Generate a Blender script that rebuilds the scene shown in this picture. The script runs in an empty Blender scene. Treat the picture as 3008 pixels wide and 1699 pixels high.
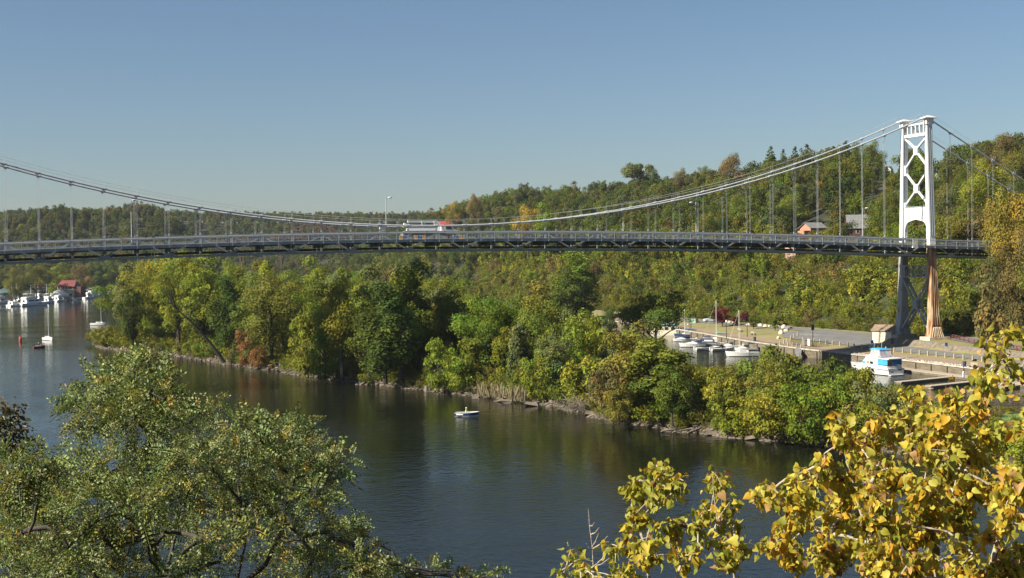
import bpy, math, random
import numpy as np
from mathutils import Vector, Matrix

R = math.radians
scn = bpy.context.scene
col = scn.collection

# ------------------------------------------------------------------ camera, sky, sun, exposure
FPX, CAM = 3971.55, np.array([-65.542, -243.36, 22.97])
YAW, PIT, ROL = 0.31831, -0.02366, -0.01487
_r = np.array([math.cos(YAW), -math.sin(YAW), 0.0])
_f = np.array([math.sin(YAW), math.cos(YAW), 0.0])
_u = np.array([0, 0, 1.0])
FW = _f * math.cos(PIT) + _u * math.sin(PIT)
UPV = _u * math.cos(PIT) - _f * math.sin(PIT)
XC = _r * math.cos(ROL) + UPV * math.sin(ROL)
YC = -_r * math.sin(ROL) + UPV * math.cos(ROL)
cd = bpy.data.cameras.new('camera')
cd.sensor_width = 36
cd.lens = FPX / 3008 * 36
cd.clip_start = 0.3
cd.clip_end = 6000
cam = bpy.data.objects.new('camera', cd)
col.objects.link(cam)
cam.matrix_world = Matrix(((XC[0], YC[0], -FW[0], CAM[0]), (XC[1], YC[1], -FW[1], CAM[1]),
                           (XC[2], YC[2], -FW[2], CAM[2]), (0, 0, 0, 1)))
scn.camera = cam

SUN_EL, SUN_AZ = 38.0, 264.0          # azimuth clockwise from +Y
world = bpy.data.worlds.new('World')
scn.world = world
world.use_nodes = True
wn = world.node_tree
wn.nodes.clear()
sky = wn.nodes.new('ShaderNodeTexSky')
sky.sky_type = 'NISHITA'
sky.sun_disc = False
sky.sun_elevation = R(SUN_EL)
sky.sun_rotation = R(SUN_AZ)
sky.altitude = 0
sky.air_density = 1.0
sky.dust_density = 0.7
sky.ozone_density = 4.2
bg = wn.nodes.new('ShaderNodeBackground')
bg.inputs[1].default_value = 0.043
wo = wn.nodes.new('ShaderNodeOutputWorld')
wn.links.new(sky.outputs[0], bg.inputs[0])
wn.links.new(bg.outputs[0], wo.inputs[0])

sl = bpy.data.lights.new('sun', 'SUN')
sl.energy = 5.0
sl.angle = R(0.5)
sl.color = (1.0, 0.92, 0.76)
sun = bpy.data.objects.new('sun', sl)
col.objects.link(sun)
_sd = Vector((math.sin(R(SUN_AZ)) * math.cos(R(SUN_EL)), math.cos(R(SUN_AZ)) * math.cos(R(SUN_EL)), math.sin(R(SUN_EL))))
sun.rotation_euler = _sd.to_track_quat('Z', 'Y').to_euler()
sun.location = (-60, 0, 120)

scn.view_settings.view_transform = 'Standard'
scn.view_settings.look = 'None'
scn.view_settings.exposure = 1.12
scn.view_settings.gamma = 1.0
scn.view_settings.use_curve_mapping = False
scn.render.engine = 'CYCLES'
scn.cycles.max_bounces = 6
scn.cycles.diffuse_bounces = 3
scn.cycles.glossy_bounces = 3
scn.cycles.transmission_bounces = 4
scn.cycles.transparent_max_bounces = 6
scn.cycles.caustics_reflective = False
scn.cycles.caustics_refractive = False
scn.cycles.sample_clamp_indirect = 4.0

# ------------------------------------------------------------------ pixel of the photograph <-> place
def ray(px, py):
    a, b = px - 1504, py - 849.5
    return (XC * a - YC * b) / FPX + FW

def G(px, py, z=0.0):                 # the point at height z seen at that pixel
    d = ray(px, py)
    return CAM + d * ((z - CAM[2]) / d[2])

def D(px, py, dist):                  # the point at that horizontal distance
    d = ray(px, py)
    return CAM + d * (dist / math.hypot(d[0], d[1]))

def PX(p):
    d = np.asarray(p, float) - CAM
    z = d @ FW
    return 1504 + FPX * (d @ XC) / z, 849.5 - FPX * (d @ YC) / z, z

# ------------------------------------------------------------------ materials
def rgb(c):
    return (c[0], c[1], c[2], 1.0)

def mat(name, c, rough=0.6, var=0.12, scale=3.0, metal=0.0, spec=0.4, c2=None, bump=0.0, thr=None, stretch=None):
    m = bpy.data.materials.new(name)
    m.use_nodes = True
    nt = m.node_tree
    p = nt.nodes['Principled BSDF']
    p.inputs['Roughness'].default_value = rough
    p.inputs['Metallic'].default_value = metal
    p.inputs['Specular IOR Level'].default_value = spec
    tc = nt.nodes.new('ShaderNodeTexCoord')
    nz = nt.nodes.new('ShaderNodeTexNoise')
    nz.inputs['Scale'].default_value = scale
    nz.inputs['Detail'].default_value = 6
    src = tc.outputs['Object']
    if stretch:
        mp = nt.nodes.new('ShaderNodeMapping')
        mp.inputs['Scale'].default_value = stretch
        nt.links.new(src, mp.inputs[0])
        src = mp.outputs[0]
    nt.links.new(src, nz.inputs['Vector'])
    cr = nt.nodes.new('ShaderNodeValToRGB')
    e = cr.color_ramp.elements
    if c2 is None:
        a = [min(1, v * (1 - var)) for v in c]
        b = [min(1, v * (1 + var)) for v in c]
    else:
        a, b = c, c2
    t0, t1 = thr or (0.3, 0.7)
    e[0].position, e[1].position = t0, t1
    e[0].color, e[1].color = rgb(a), rgb(b)
    nt.links.new(nz.outputs['Fac'], cr.inputs[0])
    nt.links.new(cr.outputs[0], p.inputs['Base Color'])
    if bump:
        bp = nt.nodes.new('ShaderNodeBump')
        bp.inputs['Strength'].default_value = bump
        bp.inputs['Distance'].default_value = 0.05
        nt.links.new(nz.outputs['Fac'], bp.inputs['Height'])
        nt.links.new(bp.outputs[0], p.inputs['Normal'])
    return m

def leafmat(name, source, gloss=0.0, trans=0.42):
    # colour = the leaf's own tint (stored on the mesh) times the colour of that plant
    m = bpy.data.materials.new(name)
    m.use_nodes = True
    nt = m.node_tree
    nt.nodes.clear()
    out = nt.nodes.new('ShaderNodeOutputMaterial')
    at = nt.nodes.new('ShaderNodeAttribute')
    at.attribute_name = 'tint'
    mul = nt.nodes.new('ShaderNodeVectorMath')
    mul.operation = 'MULTIPLY'
    nt.links.new(at.outputs['Color'], mul.inputs[0])
    if source == 'object':
        oi = nt.nodes.new('ShaderNodeObjectInfo')
        nt.links.new(oi.outputs['Color'], mul.inputs[1])
    elif source == 'instance':
        a2 = nt.nodes.new('ShaderNodeAttribute')
        a2.attribute_type = 'INSTANCER'
        a2.attribute_name = 'icol'
        nt.links.new(a2.outputs['Color'], mul.inputs[1])
    else:
        mul.inputs[1].default_value = (1, 1, 1)
    d = nt.nodes.new('ShaderNodeBsdfDiffuse')
    t = nt.nodes.new('ShaderNodeBsdfTranslucent')
    mx = nt.nodes.new('ShaderNodeMixShader')
    mx.inputs[0].default_value = trans
    nt.links.new(mul.outputs[0], d.inputs[0])
    nt.links.new(mul.outputs[0], t.inputs[0])
    nt.links.new(d.outputs[0], mx.inputs[1])
    nt.links.new(t.outputs[0], mx.inputs[2])
    last = mx
    if gloss:
        g = nt.nodes.new('ShaderNodeBsdfGlossy')
        g.inputs['Roughness'].default_value = 0.5
        g.inputs['Color'].default_value = (1, 1, 1, 1)
        m2 = nt.nodes.new('ShaderNodeMixShader')
        m2.inputs[0].default_value = gloss
        nt.links.new(mx.outputs[0], m2.inputs[1])
        nt.links.new(g.outputs[0], m2.inputs[2])
        last = m2
    nt.links.new(last.outputs[0], out.inputs[0])
    return m

M = dict(
    leaf=leafmat('tree_leaf', 'object'),
    forest=leafmat('forest_leaf', 'instance'),
    locust=leafmat('locust_leaf', 'mesh', 0.025, 0.34),
    poplar=leafmat('poplar_leaf', 'mesh', 0.012, 0.5),
    bark=mat('bark', (0.05, 0.042, 0.034), 0.9, 0.35, 8, bump=0.5),
    pale_bark=mat('pale_bark', (0.36, 0.31, 0.25), 0.8, 0.35, 30, bump=0.4),
    dead=mat('dead_wood', (0.20, 0.165, 0.13), 0.85, 0.3, 10, bump=0.4),
    white=mat('white_paint', (0.60, 0.61, 0.62), 0.45, 0.04, 0.6),
    tower=mat('tower_paint', (0.36, 0.29, 0.23), 0.5, c2=(0.60, 0.61, 0.62), scale=1.3, thr=(0.27, 0.36), stretch=(1.6, 1.6, 0.22)),
    cable=mat('cable_paint', (0.40, 0.42, 0.44), 0.42, 0.08, 1.0),
    steel=mat('blue_grey_steel', (0.25, 0.285, 0.30), 0.55, 0.2, 0.8),
    deckdark=mat('floor_steel', (0.06, 0.068, 0.072), 0.75, 0.3, 1.5),
    chord=mat('grey_rusted_paint', (0.085, 0.045, 0.03), 0.6, c2=(0.26, 0.275, 0.285), scale=0.9, thr=(0.30, 0.40)),
    rust=mat('rust_paint', (0.20, 0.080, 0.032), 0.8, c2=(0.42, 0.33, 0.21), scale=0.9, thr=(0.40, 0.64), stretch=(1.8, 1.8, 0.35), bump=0.4),
    rustgrey=mat('grey_paint_rust_spots', (0.16, 0.10, 0.07), 0.65, c2=(0.29, 0.30, 0.31), scale=0.8, thr=(0.30, 0.42), stretch=(1.2, 1.2, 0.6)),
    asphalt=mat('asphalt', (0.14, 0.138, 0.135), 0.9, 0.16, 0.35),
    road=mat('bridge_asphalt', (0.045, 0.045, 0.047), 0.9, 0.2, 0.5),
    concrete=mat('concrete', (0.30, 0.27, 0.22), 0.85, 0.3, 0.6, bump=0.2),
    cream_concrete=mat('stained_concrete', (0.42, 0.22, 0.10), 0.85, c2=(0.62, 0.56, 0.44), scale=0.6, thr=(0.35, 0.55)),
    quay=mat('quay_timber', (0.10, 0.08, 0.055), 0.9, c2=(0.19, 0.16, 0.115), scale=0.7, stretch=(1, 0.6, 3)),
    cap=mat('quay_cap', (0.37, 0.345, 0.295), 0.85, 0.3, 0.9),
    path=mat('brick_path', (0.235, 0.17, 0.13), 0.9, 0.12, 1.2),
    lawn=mat('lawn', (0.16, 0.155, 0.055), 0.95, c2=(0.22, 0.185, 0.085), scale=0.12),
    soil=mat('soil', (0.035, 0.028, 0.018), 0.95, c2=(0.085, 0.066, 0.042), scale=0.25, bump=0.5),
    hill=mat('forest_floor', (0.030, 0.034, 0.014), 1.0, 0.4, 0.05),
    stone=mat('shore_stone', (0.135, 0.110, 0.085), 0.9, 0.35, 1.2, bump=0.5),
    palestone=mat('pale_boulder', (0.52, 0.44, 0.35), 0.9, 0.2, 1.5, bump=0.4),
    line=mat('white_marking', (0.62, 0.61, 0.58), 0.9, 0.1, 2),
    wood=mat('weathered_wood', (0.34, 0.29, 0.23), 0.85, 0.25, 2.5),
    post=mat('bollard_wood', (0.40, 0.33, 0.24), 0.85, 0.2, 2.5),
    black=mat('black_metal', (0.02, 0.02, 0.022), 0.5, 0.2, 2),
    glass=mat('dark_glass', (0.02, 0.028, 0.035), 0.12, 0.2, 2, spec=0.6),
    gel=mat('white_gelcoat', (0.68, 0.68, 0.66), 0.28, 0.04, 0.4),
    farhull=mat('bright_gelcoat', (0.84, 0.84, 0.82), 0.35, 0.03, 0.4),
    cream=mat('cream_gelcoat', (0.72, 0.66, 0.50), 0.4, 0.08, 0.6),
    hullblue=mat('navy_hull', (0.03, 0.06, 0.14), 0.35, 0.15, 1),
    canvas=mat('blue_canvas', (0.012, 0.13, 0.36), 0.8, 0.2, 1.5),
    sky_canvas=mat('sky_blue_canvas', (0.05, 0.30, 0.55), 0.8, 0.15, 1.5),
    navy=mat('navy_canvas', (0.035, 0.045, 0.09), 0.8, 0.2, 1.5),
    green_canvas=mat('green_canvas', (0.10, 0.34, 0.25), 0.85, 0.15, 1.5),
    teal=mat('teal_trim', (0.08, 0.26, 0.24), 0.6, 0.1, 1.5),
    vinyl=mat('clear_vinyl', (0.23, 0.22, 0.25), 0.15, c2=(0.50, 0.49, 0.52), scale=1.4, spec=0.6, stretch=(1, 1, 0.3)),
    red=mat('red_roof', (0.14, 0.034, 0.032), 0.85, 0.18, 0.4),
    redbuoy=mat('red_buoy', (0.45, 0.06, 0.05), 0.5, 0.1, 2),
    redfence=mat('red_fence_paint', (0.14, 0.035, 0.03), 0.7, 0.2, 2),
    maroon=mat('maroon_hull', (0.16, 0.02, 0.02), 0.4, 0.2, 2),
    brick=mat('brick_wall', (0.42, 0.20, 0.13), 0.9, 0.2, 2.0),
    darkbrick=mat('dark_brick', (0.12, 0.05, 0.04), 0.9, 0.2, 2.0),
    slate=mat('grey_shingle', (0.17, 0.17, 0.175), 0.9, 0.2, 1.2),
    brownroof=mat('brown_shingle', (0.21, 0.155, 0.11), 0.9, 0.2, 1.5),
    siding=mat('cream_siding', (0.66, 0.60, 0.46), 0.7, 0.06, 1.0),
    whitewall=mat('white_wall', (0.58, 0.56, 0.51), 0.8, 0.08, 0.7),
    block=mat('tan_block', (0.40, 0.33, 0.23), 0.9, 0.15, 0.5),
    skin=mat('skin', (0.55, 0.33, 0.23), 0.6, 0.05, 5),
    lime=mat('lime_shirt', (0.58, 0.66, 0.20), 0.9, 0.08, 5),
    denim=mat('dark_trousers', (0.05, 0.06, 0.10), 0.9, 0.15, 5),
    redcloth=mat('red_shorts', (0.42, 0.07, 0.05), 0.9, 0.1, 5),
    bluecloth=mat('blue_shirt', (0.06, 0.09, 0.25), 0.9, 0.1, 5),
    whitecloth=mat('white_cloth', (0.78, 0.78, 0.76), 0.9, 0.04, 5),
    yellow=mat('yellow_barrier', (0.36, 0.21, 0.03), 0.6, 0.1, 2),
    blue=mat('blue_barrier', (0.02, 0.08, 0.24), 0.6, 0.15, 2),
    brownsteel=mat('rusty_brown_steel', (0.15, 0.085, 0.07), 0.8, 0.25, 0.5),
    alu=mat('aluminium', (0.55, 0.56, 0.57), 0.35, 0.06, 3, metal=0.6),
    signblue=mat('banner_blue', (0.03, 0.035, 0.11), 0.8, 0.15, 3),
    dry=mat('dry_reed', (0.23, 0.19, 0.11), 0.95, 0.3, 2),
)

def lampmat(name, c, e):
    m = bpy.data.materials.new(name)
    m.use_nodes = True
    p = m.node_tree.nodes['Principled BSDF']
    p.inputs['Base Color'].default_value = rgb(c)
    p.inputs['Emission Color'].default_value = rgb(c)
    p.inputs['Emission Strength'].default_value = e
    return m
M['green_lamp'] = lampmat('green_lamp', (0.0, 0.35, 0.15), 0.5)
M['red_lens'] = mat('red_lens', (0.30, 0.02, 0.02), 0.3, 0.1, 4)

# ------------------------------------------------------------------ mesh helpers
def unit(v):
    n = np.linalg.norm(v)
    return v / n if n > 1e-9 else v

class MB:
    def __init__(self):
        self.v, self.f, self.mi = [], [], []
    def add(self, vs, fs, mi=0):
        o = len(self.v)
        self.v += [tuple(map(float, p)) for p in vs]
        self.f += [tuple(i + o for i in q) for q in fs]
        self.mi += [mi] * len(fs)
        return self
    def box(self, c, s, mi=0, rz=0.0, taper=1.0):
        x, y, z = s[0] / 2, s[1] / 2, s[2] / 2
        ca, sa = math.cos(rz), math.sin(rz)
        vs = []
        for dz in (-1, 1):
            k = taper if dz > 0 else 1.0
            for dx, dy in ((-1, -1), (1, -1), (1, 1), (-1, 1)):
                a, b = dx * x * k, dy * y * k
                vs.append((c[0] + a * ca - b * sa, c[1] + a * sa + b * ca, c[2] + dz * z))
        return self.add(vs, [(3, 2, 1, 0), (4, 5, 6, 7), (0, 1, 5, 4), (1, 2, 6, 5), (2, 3, 7, 6), (3, 0, 4, 7)], mi)
    def bar(self, p, q, w, h, mi=0, up=(0, 0, 1)):
        p, q, up = np.array(p, float), np.array(q, float), np.array(up, float)
        d = unit(q - p)
        s = np.cross(d, up)
        if np.linalg.norm(s) < 1e-6:
            s = np.cross(d, (1, 0, 0))
        s = unit(s)
        t = np.cross(s, d)
        vs = [c + s * a * w / 2 + t * b * h / 2 for c in (p, q) for a, b in ((-1, -1), (1, -1), (1, 1), (-1, 1))]
        return self.add(vs, [(0, 1, 2, 3), (7, 6, 5, 4), (4, 5, 1, 0), (5, 6, 2, 1), (6, 7, 3, 2), (7, 4, 0, 3)], mi)
    def tube(self, pts, rad, n=6, mi=0, cap=True):
        pts = [np.array(p, float) for p in pts]
        if not hasattr(rad, '__len__'):
            rad = [rad] * len(pts)
        o = len(self.v)
        ref = np.array((0.31, 0.17, 0.93))
        for i, p in enumerate(pts):
            d = unit(pts[min(i + 1, len(pts) - 1)] - pts[max(i - 1, 0)])
            s = np.cross(d, ref)
            if np.linalg.norm(s) < 0.05:
                s = np.cross(d, (1, 0, 0))
            s = unit(s)
            t = np.cross(d, s)
            for k in range(n):
                a = 2 * math.pi * k / n
                self.v.append(tuple(p + (s * math.cos(a) + t * math.sin(a)) * rad[i]))
        for i in range(len(pts) - 1):
            for k in range(n):
                a, b = o + i * n + k, o + i * n + (k + 1) % n
                self.f.append((a, b, b + n, a + n))
                self.mi.append(mi)
        if cap:
            self.f.append(tuple(o + k for k in reversed(range(n))))
            self.f.append(tuple(o + (len(pts) - 1) * n + k for k in range(n)))
            self.mi += [mi, mi]
        return self
    def prism(self, poly, a, b, axis, mi=0):
        # polygon given in the two other axes, extruded from a to b along axis
        n = len(poly)
        def pt(p, t):
            return {'x': (t, p[0], p[1]), 'y': (p[0], t, p[1]), 'z': (p[0], p[1], t)}[axis]
        vs = [pt(p, a) for p in poly] + [pt(p, b) for p in poly]
        fs = [tuple(reversed(range(n))), tuple(range(n, 2 * n))]
        fs += [(i, (i + 1) % n, (i + 1) % n + n, i + n) for i in range(n)]
        return self.add(vs, fs, mi)
    def loft(self, rings, mi=0, closed=True, caps=True):
        n = len(rings[0])
        vs = [p for r_ in rings for p in r_]
        fs = []
        for i in range(len(rings) - 1):
            for k in range(n if closed else n - 1):
                a, b = i * n + k, i * n + (k + 1) % n
                fs.append((a, b, b + n, a + n))
        if caps:
            fs.append(tuple(reversed(range(n))))
            fs.append(tuple((len(rings) - 1) * n + k for k in range(n)))
        return self.add(vs, fs, mi)
    def ball(self, c, r, mi=0, n=8, m=5):
        rr = r if hasattr(r, '__len__') else (r, r, r)
        rings = []
        for i in range(m + 1):
            t = math.pi * (0.02 + 0.96 * i / m)
            rings.append([(c[0] + rr[0] * math.sin(t) * math.cos(2 * math.pi * k / n), c[1] + rr[1] * math.sin(t) * math.sin(2 * math.pi * k / n),
                           c[2] - rr[2] * math.cos(t)) for k in range(n)])
        return self.loft(rings, mi)
    def mesh(self, name, mats, smooth=False):
        me = bpy.data.meshes.new(name)
        me.from_pydata(self.v, [], self.f)
        for m in (mats if isinstance(mats, (list, tuple)) else [mats]):
            me.materials.append(m)
        if any(self.mi):
            me.polygons.foreach_set('material_index', self.mi)
        if smooth:
            me.polygons.foreach_set('use_smooth', [True] * len(me.polygons))
        me.update()
        return me
    def build(self, name, mats, parent=None, loc=(0, 0, 0), rz=0.0, smooth=False):
        return ob(name, self.mesh(name, mats, smooth), parent, loc, rz)

def ob(name, me, parent=None, loc=(0, 0, 0), rz=0.0, sc=None):
    o = bpy.data.objects.new(name, me)
    col.objects.link(o)
    o.location = tuple(map(float, loc))
    o.rotation_euler = (0, 0, rz)
    if sc is not None:
        o.scale = (sc, sc, sc) if not hasattr(sc, '__len__') else sc
    if parent is not None:
        o.parent = parent
    return o

def tag(o, label, cat, group=None):
    o['label'] = label
    o['category'] = cat
    if group:
        o['group'] = group
    return o

def thing(name, label, cat, loc=(0, 0, 0), rz=0.0, group=None):
    return tag(ob(name, None, None, loc, rz), label, cat, group)

def struct(o):
    o['kind'] = 'structure'
    return o

def stuff(o):
    o['kind'] = 'stuff'
    return o

def copy_tree(o, loc, rz, label, group=None, sc=None):
    def rec(s, par):
        c = s.copy()
        col.objects.link(c)
        if par is not None:
            c.parent = par
        for ch in list(s.children):
            rec(ch, c)
        return c
    c = rec(o, None)
    c.location = tuple(map(float, loc))
    c.rotation_euler = (0, 0, rz)
    c['label'] = label
    if group:
        c['group'] = group
    if sc:
        c.scale = (sc, sc, sc)
    return c

ORD = ['first', 'second', 'third', 'fourth', 'fifth', 'sixth', 'seventh', 'eighth', 'ninth', 'tenth', 'eleventh', 'twelfth', 'thirteenth',
       'fourteenth', 'fifteenth', 'sixteenth', 'seventeenth', 'eighteenth', 'nineteenth', 'twentieth']

def raw_mesh(name, verts, faces, mats, tint=None, smooth=False):
    # verts (n,3), faces (m,3|4) numpy; tint (n,3) stored as a point colour
    me = bpy.data.meshes.new(name)
    n, (m, k) = len(verts), faces.shape
    me.vertices.add(n)
    me.vertices.foreach_set('co', np.ascontiguousarray(verts, np.float32).ravel())
    me.loops.add(m * k)
    me.loops.foreach_set('vertex_index', np.ascontiguousarray(faces, np.int32).ravel())
    me.polygons.add(m)
    me.polygons.foreach_set('loop_start', np.arange(0, m * k, k, dtype=np.int32))
    me.polygons.foreach_set('loop_total', np.full(m, k, np.int32))
    for mm in (mats if isinstance(mats, (list, tuple)) else [mats]):
        me.materials.append(mm)
    if tint is not None:
        a = me.attributes.new('tint', 'FLOAT_COLOR', 'POINT')
        a.data.foreach_set('color', np.concatenate([tint, np.ones((n, 1))], 1).astype(np.float32).ravel())
    if smooth:
        me.polygons.foreach_set('use_smooth', np.ones(m, bool))
    me.update(calc_edges=True)
    me.validate()
    return me

def sm(t):
    t = np.clip(t, 0, 1)
    return t * t * (3 - 2 * t)

def vnoise(x, y, seed=0):              # smooth value noise, vectorised
    xi, yi = np.floor(x).astype(int), np.floor(y).astype(int)
    fx, fy = sm(x - xi), sm(y - yi)
    def h(a, b):
        n = np.sin(a * 127.1 + b * 311.7 + seed * 74.7) * 43758.5453
        return n - np.floor(n)
    return (h(xi, yi) * (1 - fx) + h(xi + 1, yi) * fx) * (1 - fy) + (h(xi, yi + 1) * (1 - fx) + h(xi + 1, yi + 1) * fx) * fy

# ------------------------------------------------------------------ the lie of the land
def quay(y):
    return np.interp(y, [-140, -40, -10, 20, 50, 83, 107, 151, 250, 600, 760], [87.5, 89, 89.5, 88.5, 91, 96, 99, 102, 106, 110, 112])

def foot(y):
    return np.interp(y, [-300, -90, -45, -20, 0, 20, 120, 300, 600, 760, 1000], [108, 108, 110, 115, 118, 119, 119, 119, 125, 128, 140])

def west(y):
    return np.interp(y, [-300, -60, 300, 523, 600, 700, 775], [-150, -145, -135, -120, -113, -93, -60])

def land(x, y):
    x, y = np.asarray(x, float), np.asarray(y, float)
    s = x - foot(y)
    hr = np.interp(y, [-300, 0, 130, 220, 300, 400, 500, 593, 773, 900, 1100], [50, 48, 51, 52, 57, 57, 54, 54, 53, 42, 34])
    sr = np.interp(y, [-300, 130, 250, 400, 500, 593, 773, 900, 1100], [150, 160, 170, 185, 145, 110, 95, 100, 130])
    bl = 16.5 + 3 * (vnoise(x / 23, y / 23, 3) - .5)
    e = 3.2 + bl * sm(s / 27) + (hr - 3.2 - bl) * sm((s - 27) / (sr - 27)) - 0.10 * np.maximum(0, s - sr - 15)
    e = e + (vnoise(x / 45, y / 45, 5) - .5) * 7 * sm((s - 40) / 60)
    q = quay(y)
    low = np.where(y < 230, -3 + 3.5 * sm((x - q - 5) / 4) + 2.4 * sm((s + 3) / 3), -3 + 6.2 * sm((x - q) / np.maximum(foot(y) - q, 1)))
    e = np.where(s > 0, e, low)
    n = -3 + 5.5 * sm((y - 772) / 14) + 3 * sm((y - 790) / 60)
    n = n + 53 * np.exp(-((y - 985) / 105) ** 2) * sm((80 - x) / 70) * (1 - .24 * sm((-62 - x) / 40)) * (0.84 + 0.32 * vnoise(x / 45, y / 200, 9))
    n = n + (64 + 16 * (vnoise(x / 130, y / 260, 2) - .5)) * sm((y - 1120) / 260) - 40 * sm((y - 1480) / 250)
    w = west(y) - x
    wz = -3 + 5 * sm((w + 2) / 6) + 22 * sm((w - 70) / 160)
    return np.maximum(np.maximum(e, n), wz)

def grid(name, xs, ys, zf, m, smooth=True):
    X, Y = np.meshgrid(xs, ys)
    Z = zf(X, Y)
    nx, ny = len(xs), len(ys)
    i = np.arange(nx * ny).reshape(ny, nx)
    f = np.stack([i[:-1, :-1], i[:-1, 1:], i[1:, 1:], i[1:, :-1]], -1).reshape(-1, 4)
    me = raw_mesh(name, np.stack([X, Y, Z], -1).reshape(-1, 3), f, m, None, smooth)
    return ob(name, me)

struct(grid('hills', np.arange(-480, 640, 7.0), np.arange(-300, 1760, 7.0), land, M['hill']))

# water: one sheet, rippled; wind streaks change how rough it is
wm = bpy.data.materials.new('creek_water')
wm.use_nodes = True
nt = wm.node_tree
p = nt.nodes['Principled BSDF']
p.inputs['Base Color'].default_value = (0.007, 0.0085, 0.005, 1)
p.inputs['Roughness'].default_value = 0.05
p.inputs['IOR'].default_value = 1.33
p.inputs['Specular IOR Level'].default_value = 0.30
tc = nt.nodes.new('ShaderNodeTexCoord')
def wav(scale, det, sx, sy, rot):
    mp = nt.nodes.new('ShaderNodeMapping')
    mp.inputs['Scale'].default_value = (sx, sy, 1)
    mp.inputs['Rotation'].default_value = (0, 0, rot)
    n = nt.nodes.new('ShaderNodeTexNoise')
    n.inputs['Scale'].default_value = scale
    n.inputs['Detail'].default_value = det
    nt.links.new(tc.outputs['Object'], mp.inputs[0])
    nt.links.new(mp.outputs[0], n.inputs['Vector'])
    return n
n1 = wav(1.1, 4, 1.0, 1.0, 0.4)
n2 = wav(0.28, 2, 1, 1.5, 0.2)
st = wav(0.012, 3, 0.5, 2.6, 0.2)
rp = nt.nodes.new('ShaderNodeMapRange')
rp.inputs[1].default_value, rp.inputs[2].default_value = 0.38, 0.62
rp.inputs[3].default_value, rp.inputs[4].default_value = 0.45, 1.2
nt.links.new(st.outputs['Fac'], rp.inputs[0])
b1 = nt.nodes.new('ShaderNodeBump')
b1.inputs['Distance'].default_value = 0.075
sy_ = nt.nodes.new('ShaderNodeSeparateXYZ')     # the open reach beyond the island is more ruffled by the wind
nt.links.new(tc.outputs['Object'], sy_.inputs[0])
ry = nt.nodes.new('ShaderNodeMapRange')
ry.interpolation_type = 'SMOOTHSTEP'
ry.inputs[1].default_value, ry.inputs[2].default_value = 20, 220
ry.inputs[3].default_value, ry.inputs[4].default_value = 1.0, 0.42
nt.links.new(sy_.outputs['Y'], ry.inputs[0])
ml = nt.nodes.new('ShaderNodeMath')
ml.operation = 'MULTIPLY'
nt.links.new(rp.outputs[0], ml.inputs[0])
nt.links.new(ry.outputs[0], ml.inputs[1])
nt.links.new(ml.outputs[0], b1.inputs['Strength'])
nt.links.new(n1.outputs['Fac'], b1.inputs['Height'])
b2 = nt.nodes.new('ShaderNodeBump')
b2.inputs['Distance'].default_value = 0.10
m2_ = nt.nodes.new('ShaderNodeMath')
m2_.operation = 'MULTIPLY'
m2_.inputs[1].default_value = 0.6
nt.links.new(ry.outputs[0], m2_.inputs[0])
nt.links.new(m2_.outputs[0], b2.inputs['Strength'])
nt.links.new(n2.outputs['Fac'], b2.inputs['Height'])
nt.links.new(b1.outputs[0], b2.inputs['Normal'])
nt.links.new(b2.outputs[0], p.inputs['Normal'])
w_ = MB()
w_.add([(-480, -300, 0), (200, -300, 0), (200, 800, 0), (-480, 800, 0)], [(0, 1, 2, 3)])
struct(w_.build('water', wm))

# near bank, below and in front of the camera
def nearz(x, y):
    d = np.maximum(0, (y + 246) * 0.95 + (x + 65) * 0.3)
    z = np.interp(d, [0, 2, 8, 16, 30, 52, 60, 80], [21.3, 20.9, 18.2, 14.2, 8.5, 1.5, -1, -3])
    return z + (vnoise(x / 6, y / 6, 1) - .5) * 0.8
struct(grid('near_bank', np.arange(-170, 40, 3.0), np.arange(-300, -160, 2.5), nearz, M['soil']))

# the wooded island between the creek and the marina
ISF = [(3300, 1450), (3008, 1400), (2800, 1366), (2600, 1330), (2400, 1310), (2300, 1298), (2130, 1288), (2000, 1272), (1900, 1258), (1800, 1240), (1700, 1215),
       (1560, 1188), (1430, 1170), (1330, 1158), (1240, 1150), (1150, 1140), (1030, 1128), (900, 1108), (760, 1087), (640, 1070), (560, 1057),
       (480, 1042), (400, 1036), (350, 1031), (300, 1024), (272, 1012)]
ISF = np.array([G(a, b, 0)[:2] for a, b in ISF])
ISB = np.array([(92, -168), (64, -128), (57, -95), (54, -60), (52, -20), (50, 20), (46, 60), (40, 100), (25, 140), (0, 165), (-25, 178), (-45, 172), (-58, 159)], float)
def resample(pl, n):
    s = np.concatenate([[0], np.cumsum(np.hypot(*np.diff(pl, axis=0).T))])
    t = np.linspace(0, s[-1], n)
    return np.stack([np.interp(t, s, pl[:, 0]), np.interp(t, s, pl[:, 1])], 1)
NI = 240
IF_, IB_ = resample(ISF, NI), resample(ISB, NI)
IF_ = IF_ + np.stack([vnoise(np.arange(NI) / 2.2, np.zeros(NI), 11) - .5, vnoise(np.arange(NI) / 2.2, np.zeros(NI), 12) - .5], 1) * 2.0
us = np.array([0, .03, .06, .12, .2, .35, .5, .65, .8, .88, .94, .97, 1])
V = []
for i in range(NI):
    w = np.linalg.norm(IB_[i] - IF_[i])
    for u in us:
        q = IF_[i] * (1 - u) + IB_[i] * u
        d = min(u, 1 - u) * w
        z = min(1.5, -0.7 + 0.62 * d) + 0.5 * (vnoise(q[0] / 4, q[1] / 4, 4) - .5) * min(1, d / 3)
        V.append((q[0], q[1], z))
V = np.array(V)
k = len(us)
ix = np.arange(NI * k).reshape(NI, k)
struct(ob('island_ground', raw_mesh('island_ground', V, np.stack([ix[:-1, :-1], ix[:-1, 1:], ix[1:, 1:], ix[1:, :-1]], -1).reshape(-1, 4), M['soil'], None, True)))

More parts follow.
